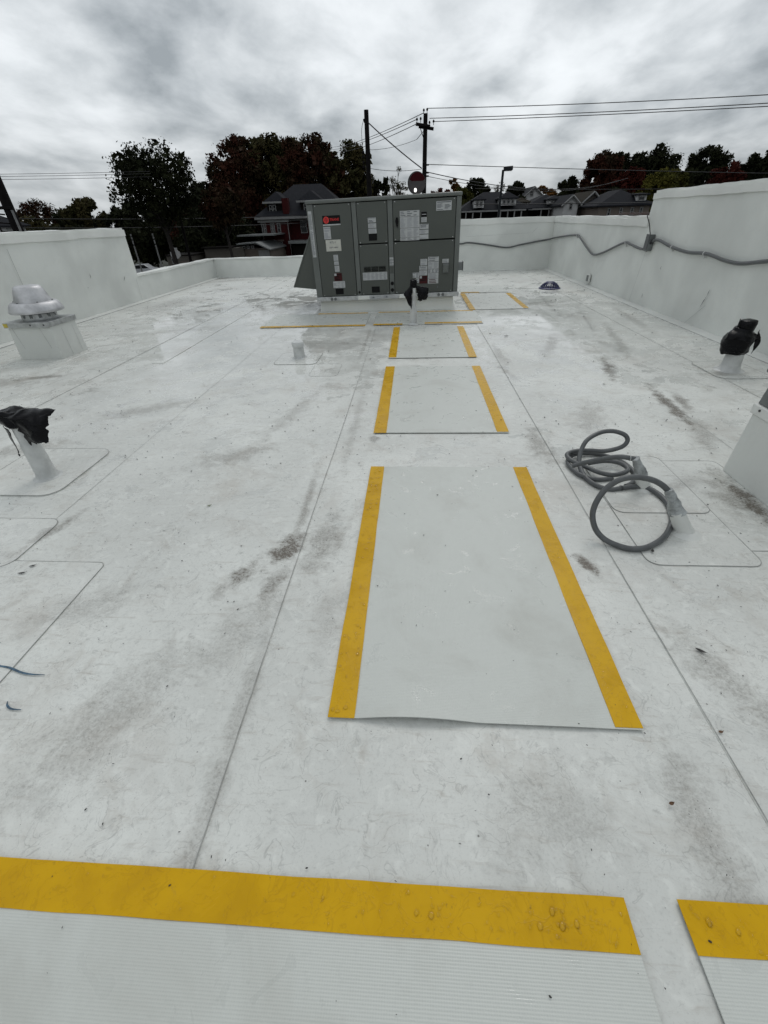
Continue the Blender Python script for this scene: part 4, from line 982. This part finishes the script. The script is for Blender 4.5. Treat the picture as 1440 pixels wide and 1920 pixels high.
for k in range(5): MB().box((-.55 + .04 * k, -.25, 6.75 - .42 * k), (.7, .08, .07), ry=.1).build('step_rung', M_CREOS, p3)
MB().tube([(-.95, -.3, 7.0), (-.55, -.3, 4.6)], .05, 6).build('strut', M_CREOS, p3)
MB().tube([(.38, -.3, 6.9), (.36, -.3, 4.8)], .06, 8).build('riser_pipe', M_TRIM, p3)
p4 = upole('slim utility pole standing before the tree left of the brick house', -22.3, 48, 3.2, .12)
MB().box((-.2, 0, 7.55), (1.9, .08, .09)).build('crossarm', M_TRIM, p4)
MB().box((-.25, -.1, 7.35), (.35, .2, .3)).build('transformer', M_TRIM, p4)
def wire(a, b_, sag, r, label, grp='overhead wires', n=24):
    pts = []
    for k in range(n + 1):
        u = k / n; p = Vector(a).lerp(Vector(b_), u); p.z -= sag * 4 * u * (1 - u); pts.append(p)
    o = MB().tube(pts, r, 5).build('overhead_wire', M_WIRE, None, smooth=60); tag(o, label, 'wire', grp); return o
wire((.70, 31, 5.90), (19.5, 20.5, 4.30), .12, .016, 'topmost overhead wire running right from the crossarm pole')
wire((.80, 31, 5.50), (19.6, 20.5, 4.10), .10, .016, 'middle overhead wire running right from the crossarm pole')
wire((1.02, 31, 5.36), (19.7, 20.5, 3.98), .06, .016, 'lowest of the three high wires running right from the crossarm')
wire((.74, 31, 3.57), (30, 42, 2.9), .05, .018, 'single lower overhead wire running right from the crossarm pole')
wire((.70, 31, 3.24), (24, 62, 4.0), .9, .022, 'thick low cable sagging right behind the street lamp')
wire((.70, 31, 3.05), (26, 70, 4.2), .9, .014, 'thin low wire sagging right under the thick cable')
wire((.46, 31, 5.72), (-16, 96, 11.5), .5, .018, 'upper wire running left from the crossarm pole top')
wire((.10, 31, 5.48), (-16.6, 96, 11.2), .5, .018, 'second wire running left from the crossarm')
wire((.13, 31, 5.31), (-15.6, 96, 11.0), .6, .018, 'third wire running left from under the crossarm')
wire((-2.55, 30.9, 5.45), (.42, 30.9, 3.40), .06, .03, 'thick diagonal guy cable between the two poles')
wire((-2.50, 31, 4.31), (.12, 31, 4.66), .10, .010, 'thin slack wire between the two poles')
wire((.12, 31, 4.66), (.50, 31, 5.0), .0, .016, 'short link wire rising to the crossarm pole')
wire((-2.8, 31, 3.55), (.45, 31, 3.38), .12, .012, 'low thin wire between the poles behind the round sign')
for k, z in enumerate((4.94, 4.80, 4.61)):
    wire((-40, 40, z + .06), (-20.5, 41, z - .31), .06, .014, ('upper', 'middle', 'lower')[k] + ' of three wires crossing the sky at the left')
wire((-45, 38, 2.6), (-12, 60, 1.6), .35, .03, 'thick cable crossing before the far left trees')
wire((-45, 38, 1.9), (-12, 60, .9), .35, .03, 'lower thick cable just over the left parapet')
wire((5, 44, 1.85), (40, 44, 1.35), .1, .035, 'dark cable crossing in front of the right houses')
wire((5, 44, 2.9), (40, 44, 2.2), .2, .018, 'thin wire crossing above the right house roofs')
lp = empty('street_lamp', (6.8, 42, GZ), 0, 'black shoebox street lamp on a square pole right of the unit', 'street lamp')
MB().box((0, 0, 4.35), (.16, .16, 8.7)).build('lamp_pole', M_STEEL, lp)
MB().box((.37, 0, 8.77), (.66, .42, .26), ry=-.05).build('lamp_head', M_STEEL, lp, bevel=.04)
MB().rng(.08, .66, -.17, .17, 8.615, 8.63).build('lamp_lens', M_LABEL, lp)
# round pole sign: portrait left out, plain red and pale fields
sg = empty('pole_sign', (.18, 27, GZ), 0, 'round red and white sign rising behind the grey unit', 'sign')
M_SIGNR = plain('sign_red', (.045, .003, .005), .6, spec=.1); M_SIGNW = plain('sign_pale', (.085, .078, .078), .6, spec=.1); M_SIGND = plain('sign_rim', (.03, .03, .03), .5)
def oval(cx, cz, rx, rz, y0, y1, n=40):
    return MB().xprism([(cx + rx * math.cos(2 * math.pi * k / n), cz + rz * math.sin(2 * math.pi * k / n)) for k in range(n)], y0, y1)
oval(-.06, 7.36, .45, .47, .02, .38).build('sign_rim', M_SIGND, sg, smooth=40)
oval(-.02, 7.36, .42, .44, .0, .02).build('sign_face', M_SIGNW, sg)
MB().xprism([(-.02 + .41 * math.cos(R(a)), 7.36 + .43 * math.sin(R(a))) for a in range(20, 161, 7)] + [(-.30, 7.44), (.26, 7.44)], -.006, -.001).build('sign_field', M_SIGNR, sg)
MB().tube([(-.02, .2, 0), (-.02, .2, 7.0)], .12, 12).build('sign_post', M_STEEL, sg, smooth=40)
MB().box((0, .2, 6.55), (1.7, .3, .62)).build('sign_board', M_SIGNR, sg, bevel=.03)
for x in (-.78, -1.25): 
    q_ = empty('flag_post', (x, 26, GZ), 0, 'thin pale post rising left of the round sign, ' + ('right of two' if x > -1 else 'left of two'), 'post', 'thin posts by the sign'); MB().tube([(0, 0, 0), (0, 0, 6.85)], .022, 6).build('post_shaft', M_TRIM, q_); MB().lathe([(.03, 6.85), (.03, 6.90), (.01, 6.93)], (0, 0, 0), 8).build('post_cap', M_TRIM, q_)
def emit(name, c, st):
    m, t, b = new_mat(name); b.inputs['Base Color'].default_value = (*c, 1); b.inputs['Emission Color'].default_value = (*c, 1); b.inputs['Emission Strength'].default_value = st; return m
sl = empty('spot_lamp', (.065, 26.5, 2.05), 0, 'small lit white lamp in front of the round sign', 'lamp')
MB().lathe([(.03, 0), (.06, .04), (.065, .11), (.03, .16)], (0, 0, .12), 12).build('lamp_bulb', emit('lit_lamp', (1, .98, .95), 1.6), sl, smooth=60)
MB().tube([(0, 0, GZ - 2.05), (0, 0, .13)], .03, 8).build('lamp_stem', M_STEEL, sl)
for x, lab in ((-28.83, 'slim white post at left by the parked car, left of two'), (-26.52, 'slim white post at left by the parked car, right of two')):
    q_ = empty('marker_post', (x, 50, GZ), 0, lab, 'post', 'white posts at left')
    MB().tube([(0, 0, 0), (0, 0, 4.3)], .075, 8).build('post_lower', M_TRIM, q_, smooth=50)
    for a, b_ in ((4.42, 4.75), (4.85, 5.05), (5.12, 5.30)): MB().tube([(0, 0, a), (0, 0, b_)], .07, 8).build('post_segment', M_TRIM, q_, smooth=50)
    MB().tube([(0, 0, 4.3), (0, 0, 5.12)], .05, 8).build('post_core', M_STEEL, q_)

# ------------------------------------------------------------------ trees
def np_obj(name, V, F, mat, parent):
    me = bpy.data.meshes.new(name); n = len(F); k = F.shape[1]
    me.vertices.add(len(V)); me.vertices.foreach_set('co', V.astype(np.float32).ravel())
    me.loops.add(n * k); me.loops.foreach_set('vertex_index', F.astype(np.int32).ravel())
    me.polygons.add(n); me.polygons.foreach_set('loop_start', np.arange(0, n * k, k, dtype=np.int32))
    me.update(calc_edges=True); me.validate(); me.materials.append(mat)
    o = bpy.data.objects.new(name, me); col.objects.link(o); o.parent = parent; return o
def tree(label, x, y, ztop, half, mat, seed, zlow=None, dens=1.0, leaf_s=.26, sparse=.0, shape='round', name='tree'):
    rs = np.random.RandomState(seed); rr = random.Random(seed)
    t = empty(name, (x, y, GZ), 0, label, 'tree', 'trees around the roof')
    H = ztop - GZ; zb = (zlow - GZ) if zlow is not None else H * .32
    cz = (H + zb) / 2; rz_ = (H - zb) / 2; rx = half
    ncl = int(62 * dens); cl_ = []
    while len(cl_) < ncl:
        p = rs.uniform(-1, 1, 3); r_ = np.linalg.norm(p)
        if r_ > 1 or (r_ < .45 and rs.rand() < .6): continue
        if shape == 'cone' and math.hypot(p[0], p[1]) > (1 - p[2]) * .62 + .12: continue
        q = p * np.array([rx, rx * .85, rz_]); q *= (.86 + .2 * noise.noise(Vector(p * 2.1) + Vector((seed, 0, 0))))
        cl_.append(q + np.array([0, 0, cz]))
    cl_ = np.array(cl_)
    V = []; nl = int(150 * (1 - sparse)); leaf_s *= .82
    for c in cl_:
        s_ = rx * rs.uniform(.10, .21)
        n = int(nl * rs.uniform(.5, 1.4))
        d = np.clip(rs.normal(0, 1, (n, 3)), -1.7, 1.7) * np.array([s_, s_, s_ * .8]) * .60
        V.append(c + d)
    n_out = sum(len(v) for v in V)
    if sparse < .4:
        for c in cl_:
            V.append(c + np.clip(rs.normal(0, 1, (34 if sparse < .25 else 9, 3)), -1.3, 1.3) * rx * .085)
    C = np.concatenate(V); n = len(C)
    u = rs.normal(0, 1, (n, 3)); u /= np.linalg.norm(u, axis=1)[:, None]
    w = np.cross(u, rs.normal(0, 1, (n, 3))); w /= np.linalg.norm(w, axis=1)[:, None] + 1e-9
    sz = leaf_s * rs.uniform(.55, 1.25, n)[:, None]
    sz[n_out:] *= 2.6
    P = np.stack([C - u * sz * .6, C + w * sz * .32, C + u * sz * .6, C - w * sz * .32], 1).reshape(-1, 3)
    np_obj('crown', P, np.arange(n * 4).reshape(n, 4), mat, t)
    tb = MB(); tr_ = max(.14, H * .018)
    top = Vector((rr.uniform(-.3, .3), 0, zb + (H - zb) * .55))
    trunk = [Vector((0, 0, 0)), Vector((.05, 0, zb * .5)), Vector((top.x * .5, 0, zb)), top]
    tb.tube(trunk, [tr_ * 1.3, tr_, tr_ * .8, tr_ * .35], 8)
    for k in range(26 if sparse else 18):
        e = Vector(cl_[rr.randrange(len(cl_))]); st = trunk[2].lerp(top, rr.random() * .9) if rr.random() < .8 else trunk[1].lerp(trunk[2], .8)
        mid = st.lerp(e, .5) + Vector((rr.uniform(-.3, .3), rr.uniform(-.3, .3), .35))
        tb.tube([st, mid, e], [tr_ * .34, tr_ * .2, .02], 5)
        for q in range(2):
            e2 = e + Vector((rr.uniform(-1, 1), rr.uniform(-1, 1), rr.uniform(.1, 1))) * half * .16
            tb.tube([mid.lerp(e, .6), e2], [tr_ * .13, .012], 4)
    tb.build('trunk', M_BARK, t, smooth=60)
    return t
tree('open crowned dark tree at left with sky showing through', -22.4, 45, 7.1, 4.5, F_DARK, 3, .9, 2.1, .23, .28)
tree('smaller dark tree tucked right of the open crowned tree', -17.6, 47, 4.0, 2.4, F_REDB, 4, .6, .9, .22)
tree('dense dark undergrowth tree below the open crowned tree', -23.0, 58, 3.2, 5.0, F_DARK, 5, -2.6, 1.5, .28)
tree('tall red brown tree rising left of the brick house', -24.6, 75, 11.0, 5.2, F_REDB, 6, -.5, 2.3, .32)
tree('tallest dark tree behind the brick house roof', -19.6, 77, 11.9, 5.2, F_BRN, 7, -.5, 2.3, .32)
tree('broad red brown tree right above the brick house', -14.6, 75, 11.2, 5.2, F_REDB, 8, -.5, 2.4, .32)
tree('rounded brown tree left of the plain utility pole', -9.4, 76, 10.1, 5.0, F_BRN, 9, -1, 2.3, .32)
tree('narrow dark tree just right of the plain utility pole', -5.0, 75, 6.6, 2.0, F_DARK, 10, -1, .8, .26, .2)
tree('thin twiggy tree between the two utility poles', -2.3, 70, 6.7, 1.8, F_BRN, 11, .5, .55, .18, .55)
tree('low dark filler tree behind the brick house at left', -26.5, 82, 6.2, 5.2, F_DARK, 12, -3.5, 1.5, .34)
tree('low red filler tree behind the brick house roof', -17, 84, 6.8, 6.0, F_RED, 13, -3.5, 1.5, .34)
tree('low dark filler tree behind the unit top', -7.5, 84, 5.2, 5.0, F_DARK, 14, -3.5, 1.4, .34)
tree('dark low tree filling behind the white posts', -35.5, 80, 3.6, 5.6, F_DARK, 15, -3.8, 1.5, .32)
tree('feathery dark tree at the far left above the parapet', -64.5, 85, 5.9, 4.2, F_REDB, 16, -1.0, .9, .30, .3)
tree('rounded dark tree right of the feathery far left tree', -58.8, 86, 4.5, 4.4, F_DARK, 17, -3, 1.2, .32)
tree('brown green tree at far left beside the open crowned tree', -52.5, 80, 5.6, 4.2, F_BRN, 18, -2, 1.2, .30)
tree('dark green tree between brown green and open crowned trees', -45.5, 80, 4.7, 4.2, F_DARK, 19, -3, 1.3, .32)
tree('wide dark hedge tree low at far left', -66, 78, 1.6, 6, F_DARK, 20, -4.4, 1.4, .36)
tree('second wide dark hedge tree low at far left', -54, 74, 1.3, 6, F_DARK, 21, -4.4, 1.4, .36)
tree('small deep red tree just right of the crossarm pole', 4.2, 90, 5.4, 2.0, F_RED, 22, 0, .9, .28)
tree('yellow olive bush tree right of the small red tree', 7.3, 80, 5.0, 2.2, F_OLIVE, 23, -1, 1.0, .28)
tree('dark leafy tree left of the street lamp', 9.8, 86, 6.5, 2.7, F_DARK, 24, 0, .9, .28, .1)
tree('orange tinged tree above the yellow olive bush tree', 7.0, 92, 6.7, 1.8, F_ORG, 25, 1, .6, .28, .3)
tree('bare twiggy tree behind the street lamp', 14.0, 86, 6.1, 1.8, F_BRN, 26, 1, .5, .16, .6)
tree('compact dark green tree right of the street lamp', 15.1, 80, 5.4, 1.9, F_DARK, 27, 0, .9, .26)
tree('orange brown tree behind the white dormer houses', 23.5, 100, 5.4, 3.2, F_ORG, 28, -1, 1.0, .32)
tree('dark tree far off right of the orange brown tree', 28.6, 100, 6.1, 3.4, F_DARK, 29, -1, 1.2, .34)
tree('dark tree far off left of the orange brown tree', 19.2, 102, 5.0, 2.6, F_DARK, 30, -1, 1.0, .34)
tree('tall dark reddish tree standing first of the right group', 30.6, 90, 9.3, 3.5, F_REDB, 31, 1, 1.9, .30)
tree('broad dark green tree topping the right group', 40.6, 95, 9.7, 5.6, F_DARK, 32, 0, 2.3, .32)
tree('dark green tree filling between the right group crowns', 36.0, 96, 9.2, 4.2, F_DARK, 33, 0, 2.0, .32)
tree('deep red tree low in the right group', 33.4, 85, 6.9, 2.6, F_RED, 34, 0, 1.6, .28)
tree('bright yellow green round tree above the tall right wall', 33.6, 75, 5.3, 2.7, F_YEL, 35, 0, 1.3, .26)
tree('olive tree right of the yellow green round tree', 37.8, 80, 6.1, 2.0, F_OLIVE, 36, 1, 1.0, .28)
tree('rounded dark tree right of the broad right group crown', 46.6, 90, 9.1, 4.3, F_DARK, 37, 0, 2.0, .30)
tree('deep red tree near the right edge over the wall', 44.8, 80, 6.3, 2.9, F_RED, 38, 0, 1.6, .28)
tree('dark tree cut off by the right edge', 52.2, 85, 8.2, 3.8, F_DARK, 39, 0, 1.9, .30)
tree('low dark tree behind the right houses', 31.0, 82, 4.0, 5.0, F_DARK, 40, -3, 1.4, .34)
tree('low dark tree at the foot of the right group', 41, 84, 4.4, 5.0, F_DARK, 41, -2, 1.4, .34)

tree('dark rounded tree filling the gap right of the open crowned tree', -29.6, 76, 6.6, 4.0, F_DARK, 51, -2, 1.5, .30)
tree('dark tree behind the open crowned tree trunk', -34.5, 78, 5.0, 5.0, F_REDB, 52, -3, 1.5, .32)
tree('dark tree low between the white posts and brick house', -24.5, 62, 2.2, 5.2, F_DARK, 53, -3.2, 1.6, .30)
tree('dark hedge tree low behind the beige garage', -42.0, 78, 1.8, 5.6, F_DARK, 54, -4.0, 1.6, .30)
tree('dark tree at far left behind the leaning pole', -72.5, 84, 3.6, 4.6, F_DARK, 55, -4.0, 1.4, .34)
tree('low dark tree between feathery and brown green far left trees', -60, 78, 2.4, 6.0, F_BRN, 56, -4.2, 1.5, .34)
# ------------------------------------------------------------------ houses
def win(t, x, z, w, h, y, mat_f=M_TRIM, rows=2, cols=1):
    f = MB()
    fw_ = .07
    f.rng(x - w / 2, x + w / 2, y - .04, y + .03, z + h - fw_, z + h); f.rng(x - w / 2, x + w / 2, y - .06, y + .03, z - .02, z + fw_)
    f.rng(x - w / 2, x - w / 2 + fw_, y - .04, y + .03, z + fw_, z + h - fw_); f.rng(x + w / 2 - fw_, x + w / 2, y - .04, y + .03, z + fw_, z + h - fw_)
    for k in range(1, rows): f.rng(x - w / 2 + fw_, x + w / 2 - fw_, y - .035, y + .03, z + h * k / rows - .03, z + h * k / rows + .03)
    o = f.build('window', mat_f, t)
    MB().rng(x - w / 2 + .02, x + w / 2 - .02, y - .012, y + .02, z + .02, z + h - .02).build('pane', M_GLASS, o)
    return o
def hip(mb, x0, x1, y0, y1, z0, z1, over=.4, ridge=None, t=.12):
    x0 -= over; x1 += over; y0 -= over; y1 += over
    ry = min((x1 - x0), (y1 - y0)) / 2 * (1.0 if ridge is None else ridge)
    if x1 - x0 >= y1 - y0: a, b_ = (x0 + ry, (y0 + y1) / 2), (x1 - ry, (y0 + y1) / 2)
    else: a, b_ = ((x0 + x1) / 2, y0 + ry), ((x0 + x1) / 2, y1 - ry)
    if x1 - x0 >= y1 - y0:
        fs = [(0, 1, 5, 4), (1, 2, 5), (2, 3, 4, 5), (3, 0, 4)]
    else:
        fs = [(0, 1, 4), (1, 2, 5, 4), (2, 3, 5), (3, 0, 4, 5)]
    vs = [(x0, y0, z0), (x1, y0, z0), (x1, y1, z0), (x0, y1, z0), (*a, z1), (*b_, z1)]
    mb.add(vs, fs + [(3, 2, 1, 0)]); mb.rng(x0, x1, y0, y1, z0 - t, z0 - .002)
def gable(mb, x0, x1, y0, y1, z0, z1, over=.35, th=.14):
    cx = (x0 + x1) / 2; w = (x1 - x0) / 2 + over; sl_ = (z1 - z0) / ((x1 - x0) / 2)
    mb.xprism([(cx - w, z0 - over * sl_), (cx, z1), (cx + w, z0 - over * sl_), (cx + w, z0 - over * sl_ + th), (cx, z1 + th), (cx - w, z0 - over * sl_ + th)], y0 - over, y1 + over)
# brick house
bh = empty('brick_house', (-13.4, 60, GZ), 0, 'red brick house with dark slate roof and dormers left of the unit', 'house')
G = -GZ
MB().rng(-4.75, -1.50, 0, 9, 0, 1.30 + G).build('front_bay', M_BRICK, bh)
MB().rng(-1.49, 5.5, 1.2, 9, 0, 1.30 + G).build('wall', M_BRICK, bh)
mb = MB(); mb.rng(-5.3, 6.1, -.55, 9.6, 1.34 + G, 1.56 + G); mb.build('cornice', M_TRIM, bh)
mb = MB(); mb.rng(-5.05, -1.35, -.30, 9.3, 1.05 + G, 1.30 + G); mb.rng(-1.34, 5.8, .9, 9.29, 1.12 + G, 1.32 + G); mb.build('frieze', M_TRIM, bh)
mb = MB(); hip(mb, -5.1, 5.9, -.4, 9.4, 1.68 + G, 4.75 + G, .1, .78); rf = mb.build('roof', M_SHINGLE, bh)
for (cx, y0, w) in ((-2.75, .3, 2.5), (1.35, .3, 2.7)):
    d = MB(); d.rng(cx - w / 2 + .2, cx + w / 2 - .2, y0, y0 + 3, 1.6 + G, 2.9 + G); dd = d.build('dormer', M_PORCH, rf)
    mb = MB(); hip(mb, cx - w / 2, cx + w / 2, y0 - .1, y0 + 4, 3.02 + G, 4.0 + G, .15, .7); mb.build('dormer_roof', M_SHINGLE, bh)
    MB().rng(cx - w / 2 - .22, cx + w / 2 + .22, y0 - .34, y0 - .26, 2.86 + G, 3.04 + G).build('dormer_fascia', M_TRIM, bh)
    for k in (-.62, -.18): win(bh, cx + k, 1.95 + G, .36, .78, y0 - .03)
MB().rng(-1.85, -1.15, -.3, .5, 1.7 + G, 3.3 + G).build('chimney', M_BRICK, rf)
for (x, w) in ((-4.45, .5), (-3.42, .55), (-2.65, .42)):
    if w < .5: ws = ((x, w),)
    else: ws = ((x - .14, .24), (x + .14, .24))
    for xx, ww in ws: win(bh, xx, -.02 + G, ww, 1.0, -.03)
    for xx, ww in ws: win(bh, xx, -2.25 + G, ww, 1.35, -.03, rows=1)
    MB().rng(x - .4, x + .4, -.06, .0, -.85 + G, -.70 + G).build('lintel', M_TAN, bh)
    MB().rng(x - .4, x + .4, -.08, .0, -.16 + G, -.08 + G).build('sill', M_TRIM, bh)
win(bh, .10, -.12 + G, .80, 1.3, 1.17); win(bh, 2.4, -.12 + G, .80, 1.3, 1.17)
for x in (-4.70, -1.52): MB().tube([(x, -.08, 0), (x, -.08, 1.1 + G)], .045, 8).build('downspout', M_TRIM, bh)
MB().rng(-1.42, 4.2, -1.4, 1.2, -1.10 + G, -.80 + G).build('porch_roof', M_GSHEET, bh)
MB().rng(-1.1, 4.0, -1.0, 1.15, 0, -1.12 + G).build('porch_screen', M_PORCH, bh)
# low buildings at left
b1 = empty('garage', (-24.8, 51, GZ), 0, 'small beige garage behind the low left parapet', 'building')
MB().rng(-1.45, 1.4, 0, 4, 0, 3.22).build('wall', M_BEIGE, b1); MB().rng(-1.55, 1.5, -.1, 4.1, 3.22, 3.34).build('roof', M_PORCH, b1)
win(b1, -.78, 2.55, .30, .55, -.03, rows=1)
MB().rng(.0, 1.25, -.03, .0, .2, 2.75).build('garage_door', M_TAN, b1)
b2 = empty('low_building', (-18.6, 53, GZ), 0, 'low tan building with pale eaves left of the brick house', 'building')
MB().rng(-4.2, .2, 0, 7, 0, 3.7).build('wall', M_BEIGE, b2); 
MB().rng(.21, 3.0, .3, 7, 0, 3.6).build('wall_wing', M_TAN, b2)
mb = MB(); mb.xprism([(-.4, 4.10), (1.75, 4.18), (3.2, 3.50), (3.2, 3.40), (1.72, 4.06), (-.4, 3.98)], -.4, 7.3); mb.build('eave', M_GSHEET, b2)
MB().rng(-1.0, 3.2, 2, 7, 4.66, 4.80).build('roof', M_GSHEET, b2)
MB().rng(-4.4, -1.02, -.3, 7.3, 3.72, 3.85).build('flat_roof', M_PORCH, b2)
for x in (-.75, -.25, .25): win(b2, x + .9, 3.60, .34, .26, .26, rows=1)
MB().rng(1.7, 2.9, .2, .295, 2.7, 3.4).build('garage_door', M_TRIM, b2)
oc = empty('octagonal_sign', (-24.2, 49, GZ), 0, 'pale octagonal sign before the beige garage', 'sign')
n8 = [(.55 * math.cos(R(22.5 + 45 * k)) , 3.5 + .42 * math.sin(R(22.5 + 45 * k))) for k in range(8)]
MB().xprism(n8, 0, .06).build('sign_panel', M_SIDING, oc); MB().rng(-.3, .3, 0, .06, 3.89, 4.05).build('sign_tab', M_SIDING, oc); MB().tube([(0, .1, 0), (0, .1, 3.3)], .05, 8).build('sign_post', M_STEEL, oc)
# parked car
car = empty('parked_car', (-20.6, 36, GZ), R(8), 'silver car parked below the left parapet gap', 'car')
prof = [(-2.1, .35), (-2.15, .75), (-1.6, .95), (-1.0, 1.02), (-.5, 1.52), (.75, 1.55), (1.35, 1.08), (2.0, .98), (2.15, .7), (2.1, .35)]
cb = MB(); cb.xprism(prof, -.85, .85); cb.build('body', M_CAR, car, bevel=.08)
gl_ = [(-.92, 1.04), (-.47, 1.46), (.70, 1.49), (1.22, 1.08)]
MB().xprism(gl_, -.862, .862).build('side_window', M_GLASS, car)
MB().add([(-1.03, -.7, 1.06), (-1.03, .7, 1.06), (-.56, .62, 1.50), (-.56, -.62, 1.50)], [(0, 1, 2, 3)]).build('windscreen', M_GLASS, car)
for x in (-1.35, 1.35):
    for y in (-.80, .80):
        w_ = MB(); w_.lathe([(.20, -.1), (.32, -.1), (.34, -.06), (.34, .06), (.32, .1), (.20, .1)], (0, 0, 0), 18); w_.v = [(x + a, y + c, .34 + b_) for a, b_, c in w_.v]; w_.build('wheel', M_TYRE, car, smooth=40)
car.location = (-38.2, 66.5, GZ + .01)

# houses at right
def dhouse(label, x, y, w, d, eave, ridge, wall, roofm, dormers=(), wins=(), porch=None, kind='hip', cols=(), group='houses right of the unit'):
    t = empty('house', (x, y, GZ), 0, label, 'house', group)
    e = eave - GZ; r_ = ridge - GZ
    MB().rng(-w / 2, w / 2, 0, d, 0, e).build('wall', wall, t)
    mb = MB()
    if kind == 'hip': hip(mb, -w / 2, w / 2, 0, d, e + .13, r_, .4, .8)
    else: gable(mb, -w / 2, w / 2, 0, d, e, r_)
    rf_ = mb.build('roof', roofm, t)
    if kind != 'hip':
        MB().xprism([(-w / 2, e), (w / 2, e), (0, r_ - .02)], 0, d).build('gable_wall', wall, t)
        gb = MB(); cx = 0
        for s_ in (-1, 1):
            gb.tube([(s_ * (w / 2 + .35), -.40, e - .35 * (r_ - e) / (w / 2)), (0, -.40, r_)], .10, 4)
        gb.build('barge_board', M_TRIM, t)
    for (dx_, dw, z0, z1, zr, nw, yy) in dormers:
        MB().rng(dx_ - dw / 2, dx_ + dw / 2, yy, yy + 2.5, z0 - GZ, z1 - GZ).build('dormer_wall', M_SIDING, t)
        mb = MB(); hip(mb, dx_ - dw / 2, dx_ + dw / 2, yy, yy + 3, z1 - GZ + .08, zr - GZ, .25, .8); mb.build('dormer_roof', roofm, t)
        for k in range(nw): win(t, dx_ + dw * ((k + .5) / nw - .5) * .8, z0 - GZ + .14, dw * .62 / nw, (z1 - z0) * .62, yy - .03, rows=1)
    for (wx, wz, ww, wh) in wins: win(t, wx, wz - GZ, ww, wh, -.03)
    if porch:
        (p0, p1, pz, pd) = porch
        MB().rng(p0, p1, -pd, 0, pz - GZ - .16, pz - GZ).build('porch_roof', M_TRIM, t)
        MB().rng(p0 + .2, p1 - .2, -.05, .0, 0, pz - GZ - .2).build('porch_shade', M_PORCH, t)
        for cx in cols: MB().rng(cx - .07, cx + .07, -pd + .1, -pd + .24, 0, pz - GZ - .17).build('porch_column', M_TRIM, t)
    return t
dhouse('dark hip roofed house with two white dormers and long porch', 10.2, 66.5, 8.4, 8, 1.45, 3.5, M_PORCH, M_SHINGLE,
       dormers=((-2.1, 1.15, 1.80, 2.58, 3.05, 2, -.9), (1.45, 1.9, 1.95, 2.62, 3.35, 3, -.9)), porch=(-4.2, 3.6, 1.52, 1.6), cols=(-3.7, -2.85, -1.85, .55, 1.45, 2.25, 3.1))
dhouse('dark house with one white three window dormer behind the porch rail', 18.0, 71, 6.2, 8, 1.5, 3.1, M_PORCH, M_SHINGLE,
       dormers=((.5, 1.5, 1.95, 2.45, 2.9, 3, -.9),), porch=(-2.8, 3.2, 1.55, 1.5), cols=(-1.2, -.2, 1.0, 2.2))
dhouse('small brown roofed house with dormer left of the three window dormer', 15.2, 74, 3.2, 6, 1.9, 2.9, M_PORCH, M_SHINGB, dormers=((-.1, 1.5, 1.9, 2.3, 2.6, 2, -.5),))
dhouse('far pale gabled house above the dormer roofs', 19.6, 88, 2.8, 6, 3.4, 4.5, M_SIDING, M_SHINGLE, kind='gable', wins=((-.3, 3.3, .5, .7),))
dhouse('small white gabled house front with dark side roof', 19.15, 65, 1.7, 6, 1.95, 2.68, M_SIDING, M_SHINGLE, kind='gable', wins=((.0, 1.3, .35, .7),))
dhouse('brown roofed house with pale gable trim and beige end wall', 21.9, 66, 3.0, 7, 1.65, 2.98, M_BEIGE, M_SHINGB, kind='gable', wins=((.2, 1.75, .45, .5),))
dhouse('large dark hip roofed house with tan walls by the tall right wall', 23.6, 60, 5.6, 8, 1.42, 3.0, M_TAN, M_SHINGLE,
       dormers=((1.7, 1.1, 1.75, 2.42, 2.6, 1, .2),), wins=((-1.6, .55, .36, .75), (-.3, .55, .36, .75), (.9, .55, .36, .75), (1.9, .55, .36, .75)))
wl = empty('house', (-39.3, 45, GZ), 0, 'white sided house glimpsed behind the leaning pole at the left edge', 'house', None)
MB().rng(-1.8, 1.6, 0, 2.4, 0, 6.2).build('wall', M_SIDING, wl); mb = MB(); hip(mb, -1.8, 1.6, 0, 2.4, 6.35, 7.2); mb.build('roof', M_SHINGLE, wl); win(wl, .4, 4.9, .6, 1.0, -.03)
